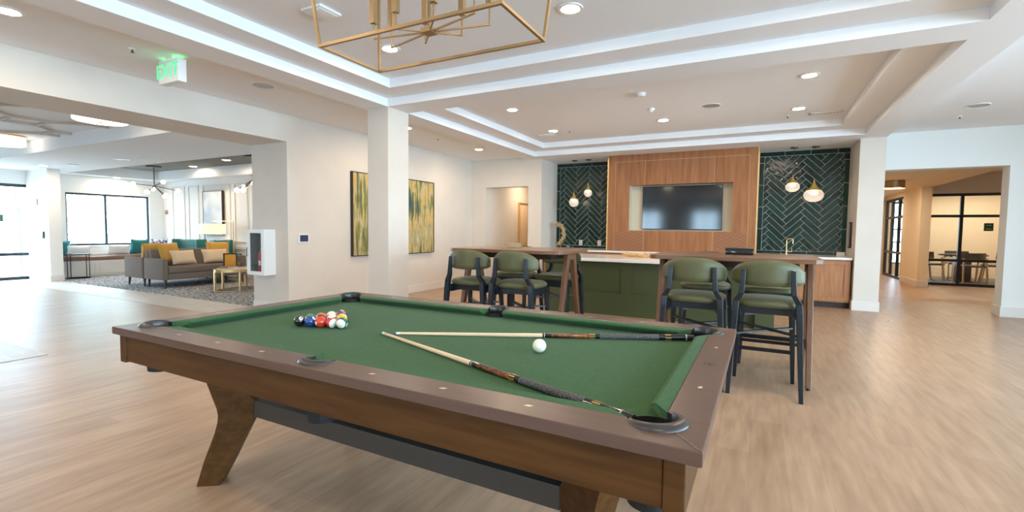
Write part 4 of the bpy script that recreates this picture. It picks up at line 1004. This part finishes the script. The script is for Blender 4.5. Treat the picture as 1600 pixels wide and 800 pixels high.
# ================================================================== LEFT WALL ITEMS
def painting(label, y0, y1, z0, z1, m, x=WX):
    t = thing('painting', label, 'painting', (x,(y0+y1)/2,(z0+z1)/2), 0, 'streaked paintings on the left wall'); w, h = (y1-y0)/2, (z1-z0)/2; d = .055
    MB().box(.004,d-.012,-w+.012,w-.012,-h+.012,h-.012).build('canvas', m, t, smooth=False)
    b = MB(); b.box(0,d,-w,-w+.012,-h,h); b.box(0,d,w-.012,w,-h,h); b.box(0,d,-w+.012,w-.012,-h,-h+.012); b.box(0,d,-w+.012,w-.012,h-.012,h); b.build('frame', M['artframe'], t, smooth=False)
painting('tall streaked painting left of the column, blue patch on cream', 5.79, 6.75, .795, 2.215, M['art1'])
painting('tall streaked painting right of the column, green and yellow', 7.05, 8.02, .785, 2.225, M['art2'])
t = thing('thermostat', 'small dark touch screen in white surround left of the paintings', 'control panel', (WX,4.86,1.107))
MB().rbox(0,.018,-.092,.092,-.068,.068,.004).build('surround', M['white'], t); MB().box(.018,.0195,-.072,.072,-.048,.050).build('screen', mat('lit_touch_screen', (.02,.03,.06), .2, emit=(.08,.13,.28), estr=.10), t, smooth=False)
# fire extinguisher cabinet on the jamb (faces the camera side)
fe = thing('fire_extinguisher_cabinet', 'white wall cabinet with glass door and red extinguisher inside', 'extinguisher cabinet', (-6.53,4.60,.90))
b = MB(); b.box(-.20,.20,-.012,0,-.335,.335); b.box(-.20,-.18,-.17,-.012,-.335,.335); b.box(.18,.20,-.17,-.012,-.335,.335); b.box(-.18,.18,-.17,-.012,.315,.335); b.box(-.18,.18,-.17,-.012,-.335,-.315)
b.build('body', M['white'], fe, smooth=False, bevel=.002)
b = MB(); b.box(-.20,-.13,-.185,-.171,-.335,.335); b.box(.13,.20,-.185,-.171,-.335,.335); b.box(-.13,.13,-.185,-.171,.28,.335); b.box(-.13,.13,-.185,-.171,-.335,-.28)
MB().box(-.18,.18,-.016,-.013,-.315,.315).box(-.179,-.176,-.168,-.016,-.315,.315).box(.176,.179,-.168,-.016,-.315,.315).build('liner', M['greyliner'], fe, smooth=False)
dr = b.build('door', M['white'], fe, smooth=False, bevel=.002); MB().box(-.13,.13,-.180,-.176,-.28,.28).build('pane', M['glass'], dr, smooth=False)
MB().tube([(-.165,-.186,-.06),(-.165,-.205,-.06),(-.165,-.205,.06),(-.165,-.186,.06)], .005, 8).build('handle', M['blackmetal'], dr)
fx = thing('fire_extinguisher', 'red fire extinguisher standing in the white wall cabinet', 'fire extinguisher', (-6.515,4.512,.586))
MB().lathe([(.05,0),(.056,.01),(.056,.27),(.045,.32),(.02,.345)], 28).build('cylinder', M['red'], fx)
MB().cyl((0,0,.34),(0,0,.39),.016).bar((-.02,0,.39),(.06,0,.42),.016,.01).bar((-.02,0,.375),(.06,0,.365),.016,.008).build('valve', M['black'], fx, smooth=False)
MB().tube([(-.015,0,.37),(-.045,0,.40),(-.062,-.01,.34),(-.063,-.01,.2),(-.060,-.01,.14)], .009, 8).build('hose', M['black'], fx)
MB().rbox(.0,.045,-.0585,-.050,.12,.19,.001).build('label_plate', M['white'], fx)
# framed mirror in the passage
t = thing('gold_framed_picture', 'gold framed picture on the passage wall behind the left bar table', 'picture', (-5.66,11.5,1.41)); w, h, d = .27, .58, .05
b = MB(); b.box(0,d,-w,-w+.03,-h,h); b.box(0,d,w-.03,w,-h,h); b.box(0,d,-w+.03,w-.03,-h,-h+.03); b.box(0,d,-w+.03,w-.03,h-.03,h); b.build('frame', M['brasstrim'], t, smooth=False)
MB().box(.003,d-.02,-w+.03,w-.03,-h+.03,h-.03).build('print', M['cream'], t, smooth=False)
# chrome floor socket by the right column
t = thing('floor_socket', 'small round chrome floor socket beside the right column', 'floor socket', (1.73,8.6,0)); MB().lathe([(.06,0),(.06,.004),(.05,.006),(0,.006)], 28, close=True).build('cover', M['greyplate'], t); MB().rbox(-.012,.012,-.02,.02,.005,.009,.001).build('latch', M['bolt'], t)

# ================================================================== LOUNGE
rug = tag(MB().box(-14.55,-7.0,4.76,7.2,0,.012).build('area_rug', M['rug'], smooth=False), 'mottled dark grey and cream rug under the lounge sofas', 'rug')
def rcushion(x0,x1,y0,y1,z0,z1,r=.035): return MB().rbox(x0,x1,y0,y1,z0,z1,r,3)
def sofa(label, loc, rz):
    """front is +x, length along y, origin at the centre on the floor"""
    t = thing('sofa', label, 'sofa', loc, rz, 'back to back lounge sofas'); Lh, Dh = .86, .36; z0 = .17
    rcushion(-Dh,Dh-.02,-Lh+.06,Lh-.06,z0,.30,.012).build('base', M['sofa'], t)
    rcushion(-Dh+.16,Dh,-Lh+.105,Lh-.105,.302,.445,.03).build('seat_cushion', M['sofa'], t)
    b = MB(); b.hull8([(-Dh,-Lh+.10,.30),(-Dh+.17,-Lh+.10,.30),(-Dh+.17,Lh-.10,.30),(-Dh,Lh-.10,.30)],[(-Dh-.03,-Lh+.10,.765),(-Dh+.08,-Lh+.10,.765),(-Dh+.08,Lh-.10,.765),(-Dh-.03,Lh-.10,.765)])
    b.build('backrest', M['sofa'], t, smooth=False, bevel=.02)
    for sy in (-1, 1):
        y0, y1 = sorted((sy*Lh, sy*(Lh-.095)))
        rcushion(-Dh,Dh,y0,y1,z0,.60,.015).build('arm', M['sofa'], t)
        for sx in (-1, 1): MB().cyl((sx*(Dh-.05),sy*(Lh-.06),0),(sx*(Dh-.06),sy*(Lh-.07),z0),.016,.026,12).build('leg', M['darkwood'], t)
    return t
sofa('taupe tweed sofa facing the brass coffee table, cream cushions on it', (-10.82,5.98,.0125), 0)
sofa('taupe tweed sofa behind the other one, facing the window bench', (-11.60,5.98,.0125), PI)
def cushion_obj(name, label, m, loc, rot, w=.45, h=.42, t_=.13, group=None):
    o = MB().pillow(w, h, t_).build(name, m, angle=80); tag(o, label, 'cushion', group); o.location = loc; o.rotation_euler = rot; return o
GC = 'loose cushions on the sofas'
cushion_obj('throw_cushion', 'mustard square cushion in the near corner of the front sofa', M['mustard'], (-10.90,5.47,.712), (math.radians(-18),0,PI/2+.25), .46, .44, .14, GC)
cushion_obj('throw_cushion', 'cream oblong cushion leaning on the mustard one at the near end', M['cream'], (-10.68,5.62,.625), (math.radians(-22),0,PI/2+.1), .50, .31, .13, GC)
cushion_obj('throw_cushion', 'mustard square cushion at the far end of the front sofa', M['mustard'], (-10.90,6.47,.712), (math.radians(-16),0,PI/2-.3), .46, .44, .14, GC)
cushion_obj('throw_cushion', 'cream oblong cushion at the far end of the front sofa', M['cream'], (-10.68,6.28,.625), (math.radians(-22),0,PI/2-.05), .54, .31, .13, GC)
cushion_obj('throw_cushion', 'mustard cushion upright on the rear sofa, just above its arm', M['mustard'], (-11.53,5.46,.70), (math.radians(16),0,PI/2-.2), .42, .42, .13, GC)
# window bench
bn = thing('window_bench', 'long white panelled bench with brown seat pad under the window', 'bench', (0,0,0))
MB().box(LX+.001,-14.56,4.80,7.40,0,.40).build('body', M['trimw'], bn, smooth=False)
for y0 in (4.86,5.72,6.58):
    b = MB(); x0, x1 = -14.56,-14.548; b.box(x0,x1,y0,y0+.80,.06,.10); b.box(x0,x1,y0,y0+.80,.33,.37); b.box(x0,x1,y0,y0+.04,.10,.33); b.box(x0,x1,y0+.76,y0+.80,.10,.33); b.build('panel_frame', M['trimw'], bn, smooth=False)
MB().rbox(LX+.03,-14.54,4.81,7.39,.402,.50,.02).build('seat_pad', M['bench_cushion'], bn)
for y0 in (5.0,5.62,6.24,6.86):
    b = MB(); x0, x1 = LX+.001,LX+.014; b.box(x0,x1,y0,y0+.5,.52,.545); b.box(x0,x1,y0,y0+.5,.705,.73); b.box(x0,x1,y0,y0+.025,.545,.705); b.box(x0,x1,y0+.475,y0+.5,.545,.705); b.build('back_moulding', M['trimw'], bn, smooth=False)
GB = 'cushions on the window bench'
cushion_obj('bench_cushion', 'teal cushion on the window bench next to the white wing wall', M['teal'], (-14.80,5.04,.705), (math.radians(12),0,PI/2+.12), .42, .38, .13, GB)
cushion_obj('bench_cushion', 'white oblong cushion leaning beside the teal one on the bench', M['white_fabric'], (-14.66,5.36,.645), (math.radians(16),0,PI/2), .46, .26, .12, GB)
cushion_obj('bench_cushion', 'white oblong cushion alone in the middle of the bench', M['white_fabric'], (-14.78,6.22,.645), (math.radians(14),0,PI/2), .46, .26, .12, GB)
cushion_obj('bench_cushion', 'teal cushion on the bench seen above the rear sofa', M['teal'], (-14.80,6.70,.712), (math.radians(12),0,PI/2), .44, .40, .13, GB)
M['floral'] = mat('floral_fabric', rough=.9); noise_color(M['floral'], (.10,.09,.25), (.75,.72,.74), nscale=16, lo=.45, hi=.55)
cushion_obj('bench_cushion', 'blue and white patterned cushion at the far end of the bench', M['floral'], (-14.78,7.15,.712), (math.radians(12),0,PI/2-.1), .42, .40, .13, GB)
# nesting table by the bench
t = thing('side_table', 'thin black metal side table before the window bench', 'side table', (-14.28,5.20,.012))
MB().lathe([(.235,.565),(.24,.572),(.24,.580),(0,.582)], 36, close=True).build('table_top', M['blackmetal'], t)
MB().lathe([(.23,0),(.23,.012),(.205,.012),(.205,0)], 36).build('base_ring', M['blackmetal'], t)
for a in (200, 225, 20, 45): a = math.radians(a); MB().cyl((.215*math.cos(a),.215*math.sin(a),.005),(.215*math.cos(a),.215*math.sin(a),.57),.009,n=8).build('leg', M['blackmetal'], t)
# brass coffee table
t = thing('coffee_table', 'oval white topped brass coffee table on the rug', 'coffee table', (-9.22,6.02,.012))
b = MB(); n = 48
def ov(sc, k): return (.34*sc*math.cos(2*PI*k/n), .62*sc*math.sin(2*PI*k/n))
def oval_band(name, r0, r1, z0, z1, m):
    b = MB(); A = [[b._v((*ov(r, k), z)) for k in range(n)] for r, z in ((r0,z0),(r1,z0),(r1,z1),(r0,z1))]
    for i in range(4):
        for k in range(n): j = (k+1) % n; b.bm.faces.new((A[i][k], A[i][j], A[(i+1)%4][j], A[(i+1)%4][k]))
    return b.build(name, m, t)
MB().prism([ov(.985,k) for k in range(n)], .405, .424).build('table_top', M['quartz'], t)
oval_band('rim', .985, 1.0, .375, .427, M['brass']); oval_band('base_ring', .90, .985, 0, .015, M['brass'])
for a in (-150, -100, -30, 40, 110, 160):
    x, y = .325*math.cos(math.radians(a)), .595*math.sin(math.radians(a)); MB().box(x-.016,x+.016,y-.016,y+.016,.01,.405).build('leg', M['brass'], t, smooth=False)
t = thing('side_coffee_table', 'small lower brass table tucked beside the oval coffee table', 'side table', (-8.75,6.75,.012))
MB().lathe([(.30,.32),(.305,.325),(.305,.345),(0,.347)], 36, close=True).build('table_top', M['quartz'], t); MB().lathe([(.30,0),(.30,.012),(.275,.012),(.275,0)], 36).build('base_ring', M['brass'], t)
for a in (0,90,180,270): a = math.radians(a+20); MB().cyl((.285*math.cos(a),.285*math.sin(a),.005),(.285*math.cos(a),.285*math.sin(a),.325),.010,n=8).build('leg', M['brass'], t)
# things on the coffee table
t = thing('book', 'thick pale book at the bottom of the pile on the coffee table', 'book', (-9.22,5.66,.437), .2, 'books on the coffee table'); MB().box(-.11,.11,-.15,.15,0,.028).build('cover', M['cream'], t, smooth=False); MB().box(-.105,.112,-.145,.145,.004,.024).build('pages', M['white'], t, smooth=False)
t = thing('book', 'brown book on top of the pile on the coffee table', 'book', (-9.22,5.66,.4655), .35, 'books on the coffee table'); MB().box(-.10,.10,-.14,.14,0,.026).build('cover', M['bench_cushion'], t, smooth=False); MB().box(-.095,.102,-.135,.135,.004,.022).build('pages', M['cream'], t, smooth=False)
t = thing('photo_frame', 'dark framed orange picture standing on the coffee table', 'photo frame', (-9.42,5.83,.4375), math.radians(75))
MB().box(-.125,.125,-.010,.010,0,.30).build('frame', M['artframe'], t, smooth=False); MB().box(-.10,.10,-.0115,-.0095,.025,.275).build('picture', M['artyellow'], t, smooth=False); MB().bar((0,.012,.2),(0,.10,.0),.05,.006).build('stand', M['artframe'], t, smooth=False)
# teal wing chair and teal armchair
def arm_chair(label, loc, rz, w=.62):
    t = thing('armchair', label, 'armchair', loc, rz, 'teal velvet chairs in the lounge')
    rcushion(-w/2,w/2,-.32,.30,.20,.44,.04).build('seat', M['teal'], t)
    b = MB().rbox(-w/2+.03,w/2-.03,.22,.34,.40,.92,.04,3); bk = b.build('backrest', M['teal'], t)
    for k in range(5):
        for q in range(2): MB().sphere((-w/2+.10+k*(w-.2)/4, .217, .62+q*.16+(.0)), .014, 6, (1,.5,1)).build('button', M['teal'], bk)
    for sx in (-1, 1):
        x0, x1 = sorted((sx*w/2, sx*(w/2-.08)))
        MB().rbox(x0,x1,.06,.33,.42,.93,.03,3).build('wing', M['teal'], t); MB().rbox(x0,x1,-.32,.10,.40,.60,.03,3).build('arm', M['teal'], t)
        for y in (-.27,.27): MB().cyl((sx*(w/2-.06),y,0),(sx*(w/2-.06),y,.21),.014,.022,10).build('leg', M['darkwood'], t)
    return t
arm_chair('teal buttoned wing chair seen over the back of the front sofa', (-12.95,6.78,.0125), .12, .96)
arm_chair('teal armchair seen edge on beside the lamp pole', (-11.68,7.12,.0125), 1.52, .46)
# floor lamp with bracket arm
t = thing('floor_lamp', 'brass bracket floor lamp with lit drum shade by the panelled wall', 'floor lamp', (-11.10,6.96,.0125))
MB().lathe([(.14,0),(.14,.015),(.02,.025),(0,.025)], 28, close=True).build('base', M['brass'], t)
MB().cyl((0,0,.02),(0,0,1.395),.012,n=10).bar((0,0,1.39),(-.82,0,1.39),.02,.02).cyl((-.82,0,1.30),(-.82,0,1.39),.01,n=8).build('pole', M['brass'], t)
MB().lathe([(.28,1.07),(.28,1.32),(.276,1.32),(.276,1.07)], 40).build('lamp_shade', M['shade'], t); MB().sphere((-.0,0,0),.001,4).bm.free()
for c in t.children:
    if c.name.startswith('lamp_shade'): c.location = (-.82,0,0)
# small flowers behind the sofa
t = thing('flower_bowl', 'small bowl of orange flowers behind the front sofa', 'flowers', (-12.27,7.24,.0125)); 
MB().cyl((0,0,0),(0,0,.56),.02,n=10).lathe([(.11,.56),(.11,.58),(0,.58)],24,close=True).build('stand', M['brass'], t); b = MB(); rnd = random.Random(4)
for k in range(18): b.sphere((rnd.uniform(-.10,.10), rnd.uniform(-.06,.06), .62+rnd.uniform(0,.10)), .035, 5)
b.build('blossoms', mat('orange_petals', (.60,.27,.10), .8), t)
# painting on the panelled wall
t = thing('lounge_painting', 'tall pale blue grey painting on the panelled lounge wall', 'painting', (-12.58,7.40,1.62)); w, h = .42, .57
MB().box(-w+.012,w-.012,-.052,-.006,-h+.012,h-.012).build('canvas', M['art3'], t, smooth=False)
b = MB(); b.box(-w,-w+.012,-.06,0,-h,h); b.box(w-.012,w,-.06,0,-h,h); b.box(-w+.012,w-.012,-.06,0,-h,-h+.012); b.box(-w+.012,w-.012,-.06,0,h-.012,h); b.build('frame', M['artframe'], t, smooth=False)
# wall sensors
t = thing('wall_sensor', 'small beige sensor on the wall near the lounge corner', 'sensor', (-14.85,7.42,1.66)); MB().rbox(-.05,.05,-.035,0,-.06,.06,.01).build('body', M['boxwood'], t); MB().rbox(-.03,.03,-.042,-.034,-.03,.0,.004).build('lens', M['steel'], t)
t = thing('card_reader', 'small dark card reader on the wing wall by the entrance', 'card reader', (-14.22,4.57,1.04)); MB().rbox(-.09,.02,-.025,0,-.075,.075,.005).build('plate', M['white'], t); MB().rbox(.035,.10,-.03,0,-.075,.075,.005).build('reader', M['frame'], t)
t = thing('strobe_alarm', 'small white alarm high on the wing wall by the entrance', 'alarm', (-14.45,4.57,1.78)); MB().rbox(-.05,.05,-.03,0,-.07,.07,.008).build('body', M['greyplate'], t); MB().rbox(-.025,.025,-.045,-.028,-.02,.02,.006).build('lens', M['white'], t)
# branching globe chandeliers
def branch_lamp(label, loc):
    t = thing('branching_chandelier', label, 'chandelier', loc, 0, 'branching globe chandeliers')
    MB().lathe([(.16,-.03),(.16,0)], 28).build('ceiling_rose', M['steel'], t)
    MB().cyl((0,0,-.46),(0,0,-.02),.012,n=8).build('stem', M['brownmetal'], t)
    pts = [(-.50,-.22,-.43),(.55,.25,-.60),(.36,.02,-.40),(.30,-.30,-.66),(-.10,.28,-.72),(-.02,-.02,-.56),(.10,.2,-.70)]
    hub = (0,0,-.48)
    for p in pts:
        a = MB().bar(hub, p, .016, .016).build('arm', M['brownmetal'], t, smooth=False)
        MB().sphere(p, .052, 10).build('globe', M['globe'], a)
    return t
bl = branch_lamp('branching chandelier with white globes, seen whole before the window', (-13.25,6.35,2.735))
dup(bl, (-9.35,6.3,2.735), 2.4, 'branching chandelier with white globes, cut off by the white pier')
# entrance drum lights
def drum(label, loc):
    t = thing('drum_ceiling_light', label, 'ceiling light', loc, 0, 'drum lights in the entrance')
    MB().lathe([(.27,-.02),(.27,-.16),(.26,-.165),(0,-.165)], 40, close=True).build('lamp_shade', M['drum'], t); MB().lathe([(.275,-.001),(.275,-.03),(.262,-.03)], 40).build('ring', M['brass'], t); MB().sphere((0,0,-.172),.012,6).build('finial', M['brass'], t)
    return t
d_ = drum('lit drum ceiling light just under the header, nearer of two', (-7.30,2.93,2.72)); dup(d_, (-10.95,3.28-.2,2.72), 0, 'lit drum ceiling light at the left edge over the entrance')

# ================================================================== OFFICE FURNITURE
def office_chair(label, loc, rz):
    t = thing('meeting_chair', label, 'chair', loc, rz, 'meeting chairs behind the glass')
    MB().rbox(-.24,.24,-.22,.24,.43,.48,.02).build('seat', M['brownseat'], t)
    b = MB(); nu = 14; g = [[b._v((.27*math.sin(a), -.02-.26*math.cos(a)+dy, z)) for a in [(-1.25+2.5*i/nu) for i in range(nu+1)]] for dy, z in ((0,.62),(-.02,.80),(.03,.80),(.045,.62))]
    for k in range(4):
        for i in range(nu): b.bm.faces.new((g[k][i], g[k][i+1], g[(k+1)%4][i+1], g[(k+1)%4][i]))
    b.build('backrest', M['brownseat'], t)
    for sx in (-1, 1):
        MB().bar((sx*.25,-.26,0),(sx*.235,-.20,.66),.03,.036,up=(0,1,0)).build('leg', M['ashwood'], t, smooth=False); MB().bar((sx*.24,.24,0),(sx*.235,.14,.66),.03,.036,up=(0,1,0)).build('leg', M['ashwood'], t, smooth=False)
    return t
oc = office_chair('brown leather meeting chair behind the glass, left of the mullion', (4.22,16.90,.006), -1.2)
dup(oc, (4.92,16.38,.006), .15, 'brown leather meeting chair with its back to the glass, right of the mullion')
dup(oc, (5.55,16.95,.006), 1.35, 'brown leather meeting chair at the right end of the meeting table')
dup(oc, (5.05,17.75,.006), PI, 'brown leather meeting chair on the far side of the meeting table')
t = thing('meeting_table', 'dark meeting table with black pedestal behind the office glass', 'table', (4.95,17.05,.006))
MB().prism([(.52*math.cos(2*PI*k/40), .42*math.sin(2*PI*k/40)) for k in range(40)], .70, .735).build('table_top', M['frame'], t); MB().rbox(-.16,.16,-.16,.16,.02,.70,.02).build('pedestal', M['black'], t); MB().rbox(-.25,.25,-.25,.25,0,.02,.005).build('base', M['blackmetal'], t)
t = thing('door_plaque', 'dark green plaque with two pale lines on the office glass', 'plaque', (4.94,15.49,1.465)); MB().box(-.085,.085,-.012,-.006,-.095,.095).build('plate', M['greensign'], t, smooth=False)
MB().box(-.05,.05,-.0135,-.012,.035,.045).box(-.05,.05,-.0135,-.012,-.050,-.040).build('pale_lines', M['white'], t, smooth=False)
t = thing('linear_ceiling_lamp', 'long lit strip lamp across the office ceiling', 'ceiling light', (4.9,17.2,2.62)); MB().box(-1.0,1.0,-.04,.04,-.06,0).build('housing', M['white'], t, smooth=False); MB().box(-.98,.98,-.035,.035,-.066,-.058).build('diffuser', lamp_mat('strip_glow', (1,.85,.65), 30*LAMP), t, smooth=False)
t = thing('drum_pendant', 'copper drum ceiling lamp in the corridor, just inside the opening', 'ceiling light', (2.55,12.9,2.42)); MB().lathe([(.20,-.002),(.20,-.17),(.195,-.17),(.195,-.01)], 36).build('lamp_shade', M['bronze'], t); MB().lathe([(.19,-.155),(0,-.157)], 32, close=True).build('diffuser', lamp_mat('corridor_glow', (1,.78,.5), 18*LAMP), t)
for x, y in ((4.6,16.6),(5.8,17.6)): dup(dl, (x,y,2.62), 0, 'added recessed downlight in the office ceiling, ' + ('over the left chair' if x < 5 else 'over the right chair'))  # unseen lamps, added to brighten the office
dup(dl, (-5.1,11.2,2.6), 0, 'recessed downlight in the passage beyond the painting wall')
for y in (14.2, 16.8): dup(dl, (2.7,y,2.42), 0, 'recessed downlight in the corridor ceiling, nearer' if y < 15 else 'recessed downlight in the corridor ceiling, farther')

# ================================================================== OUTSIDE THE WINDOWS (washed out by daylight)
for x, y, h, lab in ((-22,8.5,4.2,'pale tree outside the lounge window, near its left pane'),(-24,5.0,5.0,'pale tree outside the entrance glass'),(-27,12,5.5,'pale tree far outside the right pane of the lounge window')):
    t = thing('tree', lab, 'tree', (x,y,-.1)); MB().cyl((0,0,0),(0,0,h*.5),.10,.06,10).build('trunk', M['fencegrey'], t); b = MB(); rnd = random.Random(int(h*10))
    for k in range(70):
        d = Vector((rnd.gauss(0,.55), rnd.gauss(0,.55), rnd.gauss(0,.6))); b.sphere((d.x, d.y, h*.72+d.z), rnd.uniform(.12,.28), 4)
    b.build('crown', M['leaf'], t)
t = thing('patio_fence', 'pale metal patio fence outside the lounge window', 'fence', (-19.5,5.6,-.1)); b = MB(); b.box(-.02,.02,0,2.6,1.05,1.1); b.box(-.02,.02,0,2.6,.15,.2); b.build('rail', M['fencegrey'], t, smooth=False)
for k in range(20): MB().box(-.01,.01,k*.135,k*.135+.02,0,1.1).build('bar', M['fencegrey'], t, smooth=False)
t = thing('wall_lantern', 'grey box lantern outside the entrance glass', 'lantern', (-15.6,4.62,1.85)); MB().box(-.03,.03,-.08,-.05,-.22,.22).box(-.03,.03,.05,.08,-.22,.22).box(-.03,.03,-.05,.05,.16,.22).box(-.03,.03,-.05,.05,-.22,-.16).build('frame', M['fencegrey'], t, smooth=False)
MB().cyl((0,0,-1.95),(0,0,-.22),.02,n=8).build('post', M['fencegrey'], t)
t = thing('door_decal', 'dark green notice on the entrance glass at the left edge', 'notice', (-15.06,4.10,1.42)); MB().box(0,.004,-.12,.09,-.09,.07).build('sheet', M['greensign'], t, smooth=False); MB().box(.004,.0055,-.08,.05,.02,.03).box(.004,.0055,-.08,.05,-.045,-.035).build('pale_lines', M['white'], t, smooth=False)
cam.matrix_world = CAM_MATRIX
